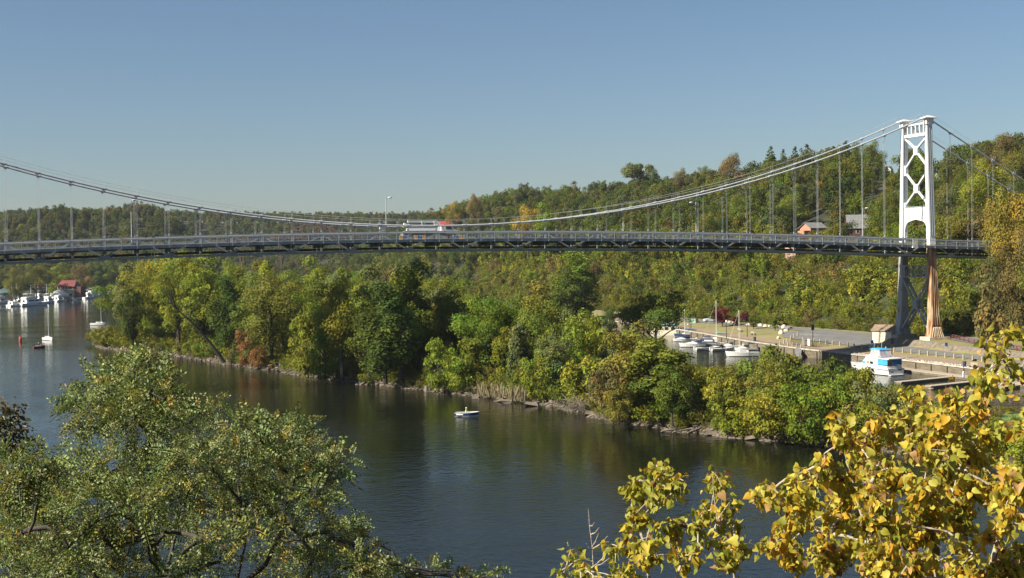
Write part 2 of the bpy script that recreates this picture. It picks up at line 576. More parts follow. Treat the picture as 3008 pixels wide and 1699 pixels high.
def island_uv(i, u):                   # i 0..1 along the island from its near end to its far tip, u 0..1 front to back
    a = i * (NI - 1)
    q0 = np.array([np.interp(a, np.arange(NI), IF_[:, 0]), np.interp(a, np.arange(NI), IF_[:, 1])])
    q1 = np.array([np.interp(a, np.arange(NI), IB_[:, 0]), np.interp(a, np.arange(NI), IB_[:, 1])])
    return q0 * (1 - u) + q1 * u
gl = grid('grass_patch', np.arange(30, 56, 2.0), np.arange(-128, -96, 2.0), lambda x, y: 1.62 + 0.25 * vnoise(x / 5, y / 5, 8), mat('bright_grass', (0.10, 0.17, 0.035), 0.95, 0.15, 0.5))
struct(gl)

# park on the far quay: ground, path, car park, roads
UPR = np.array([(114.5, 160), (114.5, 60), (114.5, 12), (112.5, -4), (107.5, -22), (104.5, -45), (103, -100)])
def upr(y):
    return np.interp(y, UPR[::-1, 1], UPR[::-1, 0])
def park(x, y):
    x, y = np.asarray(x, float), np.asarray(y, float)
    q = quay(y)
    z = np.interp(x - q, [0, 5, 8, 14, 30], [1.75, 2.1, 2.5, 2.9, 3.35])
    mx = np.interp(y, [-60, -20, 0, 20], [98.6, 100.5, 102.5, 103.0])
    mound = sm((14 - y) / 5) * sm((x - mx) / 1.6)
    return z + 1.25 * mound
xs = np.arange(0, 34, 0.8)
ys = np.arange(-130, 262, 1.6)
V = np.array([(min(quay(y) + t, foot(y) + 3.0), y, 0) for y in ys for t in xs])
V[:, 2] = park(V[:, 0], V[:, 1])
ix = np.arange(len(V)).reshape(len(ys), len(xs))
lawn_o = struct(ob('lawn', raw_mesh('lawn', V, np.stack([ix[:-1, :-1], ix[:-1, 1:], ix[1:, 1:], ix[1:, :-1]], -1).reshape(-1, 4), M['lawn'], None, True)))

def strip(name, fa, fb, y0, y1, m, dz=0.06, n=8, step=1.6):
    yy = np.arange(y0, y1 + 0.01, step)
    V = []
    for y in yy:
        a, b = fa(y), fb(y)
        for t in np.linspace(0, 1, n):
            x = a + (b - a) * t
            V.append((x, y, float(park(x, y)) + dz))
    V = np.array(V)
    ix = np.arange(len(V)).reshape(len(yy), n)
    return struct(ob(name, raw_mesh(name, V, np.stack([ix[:-1, :-1], ix[:-1, 1:], ix[1:, 1:], ix[1:, :-1]], -1).reshape(-1, 4), m, None, True)))
strip('path', lambda y: quay(y) + 1.5, lambda y: quay(y) + 4.9, -128, 260, M['path'], 0.06, 5)
strip('car_park', lambda y: quay(y) + 8.2 + 1.2 * sm((y - 45) / 12) * 3, lambda y: 117.6, 14, 60, M['asphalt'], 0.07, 26)
strip('lower_road', lambda y: quay(y) + 7.2, lambda y: np.interp(y, [-60, -20, 0, 20], [98.2, 100.1, 102.0, 102.6]), -128, 15.5, M['asphalt'], 0.08, 8)
strip('upper_road', lambda y: upr(y) - 3.0, lambda y: upr(y) + 3.0, -100, 15.5, M['asphalt'], 0.10, 8)
strip('park_road', lambda y: upr(y) - 2.6, lambda y: upr(y) + 2.6, 58, 160, M['asphalt'], 0.10, 8)
M['bankstone'] = mat('bank_stone', (0.15, 0.125, 0.098), 0.9, 0.35, 1.2, bump=0.5)
bk = strip('gravel_bank', lambda y: np.interp(y, [-60, -20, 0, 20], [98.4, 100.3, 102.2, 102.8]), lambda y: np.interp(y, [-60, -20, 0, 20], [100.4, 102.3, 104.2, 104.6]), -70, 10, M['bankstone'], 0.05, 8)
for i, (x, y, l_) in enumerate(((106.5, 50, 4.2), (106.0, 47, 4.2), (105.6, 44, 4.2))):
    mk = MB()
    mk.bar((x - l_ / 2, y, float(park(x, y)) + 0.10), (x + l_ / 2, y - 1.0, float(park(x, y)) + 0.10), 0.14, 0.03)
    struct(mk.build('parking_line', M['line']))

# quay wall of the marina
qt = thing('quay_wall', 'long brown timber faced quay wall with pale cap along the marina path', 'wall', (89, -20, 0))
qv = MB()
qc = MB()
yy = np.arange(-128, 262, 4.0)
for a, b in zip(yy[:-1], yy[1:]):
    xa, xb = quay(a), quay(b)
    qv.add([(xa - 89, a + 20, -2.5), (xb - 89, b + 20, -2.5), (xb - 89, b + 20, 1.58), (xa - 89, a + 20, 1.58), (xa - 88.6, a + 20, 1.58), (xb - 88.6, b + 20, 1.58)],
           [(1, 0, 3, 2), (2, 3, 4, 5)])
    qc.bar((xa - 88.9, a + 20, 1.72), (xb - 88.9, b + 20, 1.72), 0.5, 0.26)
qv.build('wall_face', M['quay'], qt)
qc.build('cap', M['cap'], qt)
for j, y in enumerate(np.arange(-126, 250, 5.0)):   # timber piles in front of the face
    MB().box((0, 0, 0), (0.28, 0.3, 3.6)).build('pile', M['quay'], qt, (quay(y) - 89 - 0.15, y + 20, -0.3))

# ------------------------------------------------------------------ the suspension bridge
P_, T_, W_ = 5.372, 107.44, 8.527
def ct(x):                             # top of the stiffening truss
    x = abs(x)
    return 25.5 + 2.512 * (1 - (x / T_) ** 2) if x <= T_ else 25.5 - 0.034 * (x - T_)
def cz(x):                             # main cable
    x = abs(x)
    return 28.98 + 22.43 * (x / T_) ** 2 if x <= T_ else 50.85 - 0.556 * (x - T_) + 0.0008 * (x - T_) ** 2
KX = lambda k: (k - 14) * P_
K0, K1 = -10, 41
br = thing('suspension_bridge', 'long white and grey suspension bridge carrying a road high over the creek', 'bridge')
def bp(mb, name, m, parent=br, smooth=False):
    return mb.build(name, m, parent, smooth=smooth)

for side, y in enumerate((0.0, W_)):
    pts = [(x, y, cz(x)) for x in np.concatenate([np.arange(-T_ - 48, T_ + 48.1, 3.0)])]
    pts = [p_ for p_ in pts if p_[0] < -T_ + 0.1 or True]
    cable = bp(MB().tube(pts, 0.16, 8), 'main_cable', M['cable'], smooth=True)
    bp(MB().tube([(p_[0], y - 0.35, p_[2] + 1.15) for p_ in pts], 0.014, 4), 'hand_rope', M['cable'])
    bp(MB().tube([(p_[0], y + 0.35, p_[2] + 1.15) for p_ in pts], 0.014, 4), 'hand_rope', M['cable'])
    band = None
    for k in range(K0, K1):
        x = KX(k)
        if abs(abs(x) - T_) < 1:
            continue
        sl_ = (cz(x + .2) - cz(x - .2)) / .4
        if band is None:
            b_ = MB().tube([(-0.35, 0, 0), (0.35, 0, 0)], 0.235, 8)
            b_.box((0, 0, -0.27), (0.36, 0.2, 0.22))
            b_.tube([(0, -0.35, 0), (0, -0.35, 1.15)], 0.02, 4)
            b_.tube([(0, 0.35, 0), (0, 0.35, 1.15)], 0.02, 4)
            band = b_.mesh('cable_band', M['cable'])
        o = ob('cable_band', band, br, (x, y, cz(x)))
        o.rotation_euler = (0, -math.atan(sl_), 0)
        zt = ct(x) + 0.05
        if cz(x) - zt > 0.8:
            h = MB()
            for dx in (-0.10, 0.10):
                h.tube([(x + dx, y, zt), (x + dx, y, cz(x) - 0.1)], 0.017, 4)
            h.box((x, y, zt + 0.2), (0.28, 0.12, 0.4))
            bp(h, 'hanger', M['cable'])
    # stiffening truss: chords, posts, diagonals
    for k in range(K0, K1 - 1):
        a, b = KX(k), KX(k + 1)
        bp(MB().bar((a, y, ct(a) - 0.2), (b, y, ct(b) - 0.2), 0.36, 0.40), 'top_chord', M['chord'])
        bp(MB().bar((a, y, ct(a) - 3.6), (b, y, ct(b) - 3.6), 0.36, 0.38), 'bottom_chord', M['steel'])
        if k % 2 == 0:
            bp(MB().bar((a, y, ct(a) - 0.4), (b, y, ct(b) - 3.45), 0.24, 0.27), 'diagonal', M['steel'])
        else:
            bp(MB().bar((a, y, ct(a) - 3.45), (b, y, ct(b) - 0.4), 0.24, 0.27), 'diagonal', M['steel'])
    for k in range(K0, K1):
        x = KX(k)
        if abs(abs(x) - T_) < 1:
            continue
        bp(MB().box((x, y, ct(x) - 1.9), (0.34, 0.30, 3.0)), 'truss_post', M['steel'])
        if k % 2:
            bp(MB().box((x, y - 0.2 if side == 0 else y + .2, ct(x) - 3.32), (1.7, 0.05, 0.62)), 'gusset_plate', M['steel'])
xs_ = [KX(k) for k in range(K0, K1)]
def ribbon(y0, y1, dz, th, name, m):
    mb = MB()
    rings = [[(x, y0, ct(x) + dz), (x, y1, ct(x) + dz), (x, y1, ct(x) + dz - th), (x, y0, ct(x) + dz - th)] for x in xs_]
    mb.loft(rings)
    return bp(mb, name, m)
ribbon(0.75, 7.8, -1.45, 0.24, 'road_deck', M['road'])
ribbon(0.50, 0.74, -1.0, 0.7, 'kerb_barrier', M['chord'])
ribbon(7.81, 8.05, -1.0, 0.7, 'kerb_barrier', M['chord'])
ribbon(-1.95, -0.35, -1.55, 0.12, 'walkway', M['rustgrey'])
ribbon(-2.02, -1.90, -1.69, 0.34, 'walkway_girder', M['steel'])
for y in (1.6, 3.3, 5.2, 6.9):
    ribbon(y - 0.14, y + 0.14, -1.70, 0.48, 'stringer', M['deckdark'])
ribbon(7.3, 7.75, -2.85, 0.42, 'utility_pipe', M['deckdark'])
for k in range(K0, K1):
    x = KX(k)
    m_ = MB().box((x, W_ / 2 - 0.7, ct(x) - 2.32), (0.34, W_ + 2.2, 0.86))
    m_.box((x, W_ / 2 - 0.7, ct(x) - 1.87), (0.5, W_ + 2.1, 0.06))
    bp(m_, 'floor_beam', M['deckdark'])
    if k < K1 - 1:
        b = KX(k + 1)
        bp(MB().bar((x, 0.2, ct(x) - 3.55), (b, W_ - 0.2, ct(b) - 3.55), 0.16, 0.16), 'lateral_brace', M['deckdark'])
    for h in (0, 1):
        xx = x + h * P_ / 2
        if xx > KX(K1 - 1):
            continue
        bp(MB().box((xx, -2.06, ct(xx) - 1.12), (0.075, 0.075, 1.75)), 'railing_post', M['cable'])
bp(MB().tube([(x, -2.06, ct(x) - 0.30) for x in xs_], 0.05, 6), 'handrail', M['cable'])
bp(MB().tube([(x, -2.06, ct(x) - 1.45) for x in xs_], 0.045, 6), 'bottom_rail', M['rustgrey'])
bl = MB()
for x in np.arange(KX(K0), KX(K1 - 1), 0.30):
    bl.bar((x, -2.06, ct(x) - 1.45), (x, -2.06, ct(x) - 0.34), 0.022, 0.022, up=(1, 0, 0))
stuff(bp(bl, 'balusters', M['cable']))
# under-deck braces carrying the walkway
for k in range(K0, K1):
    x = KX(k)
    bp(MB().bar((x, -1.85, ct(x) - 1.9), (x, -0.1, ct(x) - 2.75), 0.14, 0.16), 'walkway_bracket', M['steel'])

LEG = [(49.6, 0.0, 0.70, 1.35), (37, 0.30, 0.92, 1.38), (25.5, 0.645, 1.18, 1.46), (24.2, 0.68, 1.2, 1.46), (18, 0.90, 1.5, 1.50), (10, 1.25, 1.6, 1.75),
       (7.2, 1.42, 1.8, 2.2), (5.6, 1.48, 1.95, 2.7), (4.9, 1.5, 2.05, 3.0)]
def leg_at(z):
    zs = [s[0] for s in LEG][::-1]
    return [np.interp(z, zs, [s[i] for s in LEG][::-1]) for i in (1, 2, 3)]
def tower(X, rusty):
    t = ob('tower', None, br, (X, 0, 0))
    for side in (0, 1):
        sg = -1 if side == 0 else 1
        y0 = 0 if side == 0 else W_
        def ring(z, inset=0):
            off, wy, wx = leg_at(z)
            yc = y0 + sg * off
            return [(-wx / 2, yc - wy / 2, z), (wx / 2, yc - wy / 2, z), (wx / 2, yc + wy / 2, z), (-wx / 2, yc + wy / 2, z)]
        up = MB().loft([ring(z) for z in (24.3, 25.5, 37, 49.6)])
        bp(up, 'tower_leg', M['tower'], t)
        lo = MB().loft([ring(z) for z in (4.9, 5.6, 7.2, 10, 18, 24.28)])
        bp(lo, 'lower_leg', M['rust'] if side == 0 else M['rustgrey'], t)
        for xx in (-.62, -.2, .22, .62):   # vertical stiffeners on the outer face of the lower leg
            zz = (7.4, 10, 18, 24.2)
            bp(MB().tube([(xx * leg_at(z)[2] / 1.5, y0 + sg * leg_at(z)[0] - leg_at(z)[1] / 2 - .03, z) for z in zz], .085, 5), 'leg_stiffener', M['rust'] if side == 0 else M['rustgrey'], t)
        # lacing bars on the side faces, too fine to pick apart
        lc = MB()
        for z in np.arange(26.2, 49.2, 0.36):
            off, wy, wx = leg_at(z)
            for s2 in (-1, 1):
                yy_ = y0 + sg * off + s2 * (wy / 2 + 0.03)
                lc.box((0, yy_, z), (wx * 0.86, 0.06, 0.13))
        for s2 in (-1, 1):
            for xx in (-0.47, 0, 0.47):
                lc.bar((xx, y0 + sg * leg_at(26)[0] + s2 * (leg_at(26)[1] / 2 + 0.05), 26), (xx, y0 + sg * leg_at(49.2)[0] + s2 * (leg_at(49.2)[1] / 2 + 0.05), 49.2), 0.09, 0.09)
        stuff(bp(lc, 'lacing', M['cable'], t))
        if side == 0 or rusty:
            for xx in (-1.25, -0.7, -0.15, 0.4, 0.95, 1.4):   # stiffener ribs at the foot
                mm = M['cream_concrete'] if side == 0 else M['rustgrey']
                bp(MB().bar((xx * 0.55, y0 + sg * 1.45 - 0.92, 6.9), (xx, y0 + sg * 1.5 - 1.15, 4.95), 0.22, 0.26), 'foot_rib', mm, t)
        bp(MB().box((0, y0, 50.2), (1.75, 1.25, 1.25)), 'saddle_housing', M['tower'], t)
        for z in (50.0, 50.5):
            pass
        cp = MB().box((0, y0, 50.91), (2.9, 2.0, 0.16))
        cp.loft([[(-1.45, y0 - 1.0, 50.99), (1.45, y0 - 1.0, 50.99), (1.45, y0 + 1.0, 50.99), (-1.45, y0 + 1.0, 50.99)],
                 [(-0.25, y0 - 0.2, 51.45), (0.25, y0 - 0.2, 51.45), (0.25, y0 + 0.2, 51.45), (-0.25, y0 + 0.2, 51.45)]])
        bp(cp, 'tower_cap', M['white'], t)
    def inn(z, side):                  # inner face of a leg
        off, wy, wx = leg_at(z)
        return (-off + wy / 2) if side == 0 else (W_ + off - wy / 2)
    # X braces
    yc = W_ / 2
    def xb(zt, zc, zb, m, x0=0, w=0.36, d=0.38, name='cross_brace', g=0.72):
        for z, s in ((zt, 0), (zt, 1), (zb, 0), (zb, 1)):
            bp(MB().bar((x0, inn(z, s), z), (x0, yc + (0.3 if s else -0.3), zc + (0.45 if z > zc else -0.45)), w, d, up=(1, 0, 0)), name, m, t)
        bp(MB().prism([(yc - g, zc - .45), (yc - .45, zc - .95), (yc + .45, zc - .95), (yc + g, zc - .45), (yc + g, zc + .45), (yc + .45, zc + .95), (yc - .45, zc + .95), (yc - g, zc + .45)],
                      x0 - 0.3, x0 + 0.3, 'x'), 'gusset_plate', m, t)
    xb(47.2, 44.4, 40.6, M['tower'])
    xb(40.0, 36.3, 32.7, M['tower'])
    for z in (40.3, 32.8):
        for s in (0, 1):
            bp(MB().box((0, inn(z, s) + (0.25 if s == 0 else -0.25), z), (0.75, 0.7, 2.2 if z > 36 else 1.2)), 'gusset_plate', M['white'], t)
    bp(MB().box((0, yc, 47.65), (0.7, W_ - 0.7, 0.62)), 'top_strut', M['tower'], t)
    bp(MB().box((0, yc, 49.95), (0.7, W_ - 1.3, 0.35)), 'top_strut', M['tower'], t)
    for i in range(5):
        bp(MB().box((0, 1.35 + i * (W_ - 2.7) / 4, 48.87), (0.45, 0.32, 1.82)), 'strut_post', M['white'], t)
    for dx in (-0.4, 0.4):
        bp(MB().tube([(dx, 0.7, 51.0), (dx, W_ - 0.7, 51.0)], 0.035, 5), 'guard_rail', M['cable'], t)
        bp(MB().tube([(dx, 0.7, 50.55), (dx, W_ - 0.7, 50.55)], 0.03, 5), 'guard_rail', M['cable'], t)
    # portal girder with its arch
    a0, a1 = inn(24.5, 0), inn(24.5, 1)
    top0, top1 = inn(32.3, 0), inn(32.3, 1)
    arch = [(top0, 32.3), (a0, 24.5), (a0 + 0.42, 24.5), (a0 + 0.42, 27.2), (a0 + 0.62, 28.2), (a0 + 1.15, 28.95), (a0 + 1.95, 29.3), (yc, 29.72),
            (a1 - 1.95, 29.3), (a1 - 1.15, 28.95), (a1 - 0.62, 28.2), (a1 - 0.42, 27.2), (a1 - 0.42, 24.5), (a1, 24.5), (top1, 32.3)]
    bm_ = MB()
    mid = (yc, 32.3)
    n = len(arch)
    for i in range(1, n - 2):
        pass
    # triangulate by hand: strip between the arch line and the top edge
    low_ = arch[2:-2]
    bm_.prism([arch[0], arch[1], arch[2], arch[3], arch[4], arch[5], (low_[3][0], 32.3)], -0.35, 0.35, 'x')
    bm_.prism([(low_[3][0], 32.3), low_[3], low_[4], low_[5], (yc, 32.3)], -0.349, 0.349, 'x')
    bm_.prism([(yc, 32.3), low_[5], low_[6], low_[7], (low_[7][0], 32.3)], -0.349, 0.349, 'x')
    bm_.prism([(low_[7][0], 32.3), low_[7], low_[8], low_[9], low_[10], arch[-2], arch[-1]], -0.35, 0.35, 'x')
    bp(bm_, 'portal_girder', M['tower'], t)
    bp(MB().box((0, yc, 32.39), (0.9, W_ - 0.5, 0.16)), 'girder_flange', M['steel'], t)
    for i in range(6):
        bp(MB().box((-0.38, 0.75 + i * (W_ - 1.5) / 5, 30.95), (0.07, 0.05, 2.6)), 'web_stiffener', M['cable'], t)
    # below the deck: lattice box strut and the big X
    lm = M['steel']
    for x0 in (-0.55, 0.55):
        for z in (19.8, 17.4):
            bp(MB().bar((x0, inn(z, 0), z), (x0, inn(z, 1), z), 0.3, 0.26), 'lower_strut', lm, t)
        n = 4
        for i in range(n):
            ya, yb = inn(18.6, 0) + (inn(18.6, 1) - inn(18.6, 0)) * i / n, inn(18.6, 0) + (inn(18.6, 1) - inn(18.6, 0)) * (i + 1) / n
            bp(MB().bar((x0, ya, 17.4), (x0, yb, 19.8), 0.12, 0.12, up=(1, 0, 0)), 'lattice_bar', lm, t)
            bp(MB().bar((x0 + .13, ya, 19.8), (x0 + .13, yb, 17.4), 0.12, 0.12, up=(1, 0, 0)), 'lattice_bar', lm, t)
            bp(MB().box((x0, ya if i else ya + .3, 18.6), (0.16, 0.6 if i == 0 else 0.14, 2.3)), 'lattice_bar', lm, t)
        bp(MB().box((x0, inn(18.6, 1) - .35, 18.6), (0.16, 0.75, 2.3)), 'lattice_bar', lm, t)
        xb(17.0, 11.6, 6.2, lm, x0, 0.40, 0.42)
    return t
tower(T_, True)
tower(-T_, False)

# concrete piers
for side, y in ((0, -1.45), (1, W_ + 1.5)):
    pm = M['cream_concrete'] if side == 0 else M['concrete']
    pr_ = MB().box((0, 0, 4.1), (5.2, 3.5, 1.6), taper=0.97)
    pr_.box((0, 0, 2.6), (5.6, 3.9, 1.6))
    pr_.build('pier', pm, br, (T_ + 0.2, y, 0))
    MB().box((0, 0, 1.5), (7, 5, 7)).build('pier', M['concrete'], br, (-T_, y, 0))
MB().box((0, W_ / 2, 20), (6, 14, 14)).build('abutment', M['concrete'], br, (KX(K1 - 1) + 2, 0, 0))
MB().box((0, W_ / 2, 20), (6, 14, 14)).build('abutment', M['concrete'], br, (KX(K0) - 2, 0, 0))

# ------------------------------------------------------------------ the autumn haze
hz = bpy.data.materials.new('haze_air')
hz.use_nodes = True
hn = hz.node_tree
hn.nodes.clear()
ho = hn.nodes.new('ShaderNodeOutputMaterial')
hv = hn.nodes.new('ShaderNodeVolumePrincipled')
hv.inputs['Color'].default_value = (0.78, 0.87, 1.0, 1)
hv.inputs['Density'].default_value = 0.00005
hv.inputs['Anisotropy'].default_value = 0.2
hn.links.new(hv.outputs[0], ho.inputs['Volume'])
stuff(MB().box((75, 730, 50), (1180, 2140, 110)).build('haze', hz))

# ------------------------------------------------------------------ trees and shrubs
def rnd_dirs(rg, n):
    v = rg.normal(size=(n, 3))
    return v / np.linalg.norm(v, axis=1, keepdims=True)

def leaf_quads(rg, c, nrm, size, aspect=0.62):
    # one bent-free leaf-sized quad per point, facing roughly along nrm
    n = len(c)
    r_ = rnd_dirs(rg, n)
    t = np.cross(nrm, r_)
    t /= np.maximum(np.linalg.norm(t, axis=1, keepdims=True), 1e-6)
    b = np.cross(nrm, t)
    s = size[:, None]
    V = np.stack([c - t * s * .5, c - b * s * aspect * .5, c + t * s * .5, c + b * s * aspect * .5], 1).reshape(-1, 3)
    return V, np.arange(4 * n).reshape(n, 4)

def crown_mesh(name, seed, kind, n_leaf, leaf, H, m):
    rg = np.random.default_rng(seed)
    C, Rl = [], []
    if kind == 'pine':
        for i in range(26):
            h = (i + .5) / 26
            rr = (1 - h) ** 0.8 * 0.24 * H
            for a in rg.uniform(0, 6.28, 5 if h < .7 else 3):
                C.append((rr * .75 * math.cos(a), rr * .75 * math.sin(a), H * (0.2 + 0.8 * h) + rg.normal() * .2))
                Rl.append(max(0.3, rr * .42))
    else:
        cz_, rx, rz, nl, lr = {'broad': (.60, .36, .40, 34, .135), 'tall': (.57, .22, .44, 32, .105), 'spread': (.70, .50, .26, 34, .125),
                               'vine': (.50, .15, .50, 30, .085), 'shrub': (.44, .62, .50, 30, .19), 'flat': (.84, .48, .13, 26, .11)}[kind]
        d = rnd_dirs(rg, nl)
        rad = rg.uniform(.35, .95, nl) ** .7
        lean = rg.normal(size=2) * .05
        for i in range(nl):
            p_ = d[i] * rad[i] * np.array([rx, rx, rz]) * rg.uniform(.82, 1.22)
            if kind == 'broad' and p_[2] < -rz * .45:
                p_[:2] *= .65
            z = cz_ + p_[2]
            C.append(((p_[0] + lean[0] * z) * H, (p_[1] + lean[1] * z) * H, max(.09, z) * H))
            Rl.append(lr * H * rg.uniform(.65, 1.30) * (1.0 if p_[2] < rz * .5 else .85))
    C, Rl = np.array(C), np.array(Rl)
    w = Rl ** 2
    k = rg.choice(len(C), n_leaf, p=w / w.sum())
    d = rnd_dirs(rg, n_leaf)
    d[:, 2] = np.where((d[:, 2] < -.2) & (rg.random(n_leaf) < .45), -d[:, 2], d[:, 2])
    rr = Rl[k] * np.clip(rg.normal(.88, .17, n_leaf), .25, 1.35)
    sq = np.array([1, 1, .78]) if kind != 'vine' else np.array([1, 1, 1.5])
    P = C[k] + d * rr[:, None] * sq
    nrm = d + rnd_dirs(rg, n_leaf) * .65 + np.array([0, 0, .25])
    nrm /= np.linalg.norm(nrm, axis=1, keepdims=True)
    size = leaf * rg.uniform(.6, 1.35, n_leaf)
    V, F = leaf_quads(rg, P, nrm, size)
    lb = np.clip(rg.normal(1, .17, len(C)), .6, 1.5)
    lh = rg.normal(0, .11, len(C))
    b = lb[k] * np.clip(rg.normal(1, .14, n_leaf), .55, 1.5)
    h = lh[k] + rg.normal(0, .09, n_leaf)
    tint = np.stack([b * (1 + h), b * (1 + .15 * h), b * (1 - .3 * h)], 1)
    hot = rg.random(n_leaf) < .015
    tint[hot] = tint[hot] * np.array([1.7, 1.25, .9])
    return raw_mesh(name, V, F, m, np.clip(np.repeat(tint, 4, 0), .2, 3))

def trunk_mesh(name, seed, H, kind):
    rg = np.random.default_rng(seed)
    mb = MB()
    top = {'shrub': .5, 'flat': .86, 'pine': .95}.get(kind, .72)
    pts = [(0, 0, -.4), (rg.normal() * .1, rg.normal() * .1, H * .2), (rg.normal() * .25, rg.normal() * .25, H * .45), (rg.normal() * .3, rg.normal() * .3, H * top)]
    r0 = .022 * H if kind != 'shrub' else .014 * H
    mb.tube(pts, [r0 * 1.25, r0, r0 * .7, r0 * .2], 7)
    if kind != 'pine':
        spread = {'flat': .42, 'spread': .38, 'shrub': .4, 'tall': .15, 'vine': .1}.get(kind, .26)
        for i in range(6):
            a = i * 1.05 + rg.uniform(-.4, .4)
            z0 = H * rg.uniform(.28, .5) if kind != 'flat' else H * rg.uniform(.5, .7)
            q = (math.cos(a) * H * spread, math.sin(a) * H * spread, z0 + H * (.22 if kind != 'flat' else .14))
            mb.tube([(0, 0, z0), (q[0] * .5, q[1] * .5, z0 + H * .14), q], [r0 * .5, r0 * .35, r0 * .1], 5)
    return mb.mesh(name, M['bark'])

NEAR, FAR = {}, {}
for kd, ns in (('broad', 4), ('tall', 3), ('spread', 2), ('vine', 2), ('shrub', 3), ('pine', 2), ('flat', 1)):
    NEAR[kd] = [(crown_mesh('crown', 100 + 7 * i + len(kd), kd, 5200 if kd != 'shrub' else 3400, .46 if kd != 'shrub' else .40, 12.0 if kd != 'shrub' else 6.0, M['leaf']),
                 trunk_mesh('trunk', 50 + i, 12.0 if kd != 'shrub' else 6.0, kd)) for i in range(ns)]
BIG = {kd: [(crown_mesh('crown', 300 + 9 * i + len(kd), kd, 11500, .48, 20.0, M['leaf']), trunk_mesh('trunk', 70 + i, 20.0, kd)) for i in range(ns)] for kd, ns in (('broad', 3), ('tall', 2), ('spread', 1), ('vine', 1))}
FK = [('broad', 31), ('broad', 32), ('tall', 33), ('broad', 34), ('spread', 35), ('pine', 36)]
PAL = {'yellow-green': (.160, .170, .024), 'mid-green': (.115, .140, .024), 'dark green': (.070, .096, .022), 'olive': (.145, .142, .030), 'golden': (.200, .165, .032),
       'rust-red': (.180, .100, .040), 'brownish': (.150, .120, .045), 'bright green': (.138, .178, .024), 'grey-green': (.122, .136, .048), 'maroon': (.095, .016, .020)}
PAL = {k_: tuple(1.2 * c for c in v) for k_, v in PAL.items()}
SHAPE = {'broad': 'round', 'tall': 'tall narrow', 'spread': 'wide spreading', 'vine': 'vine draped columnar', 'shrub': 'low bushy', 'pine': 'pointed', 'flat': 'flat topped'}
rs = random.Random(7)
TREES = []                             # dict(pos, H, kind, colour, region, px, d)

def base_h(kd):
    return 6.0 if kd == 'shrub' else 12.0

def add_tree(x, y, z, H, kd, colr, region, fixed=False, sx=1.0):
    px, py, d = PX((x, y, z))
    TREES.append(dict(p=(x, y, z), H=H, k=kd, c=colr, r=region, px=px, d=d, fix=fixed, sx=sx, size=H * (1.4 if kd in ('broad', 'spread', 'shrub') else 1) / d))

def isl_z(u, w):
    d = min(u, 1 - u) * w
    return min(1.4, -0.7 + .62 * d)

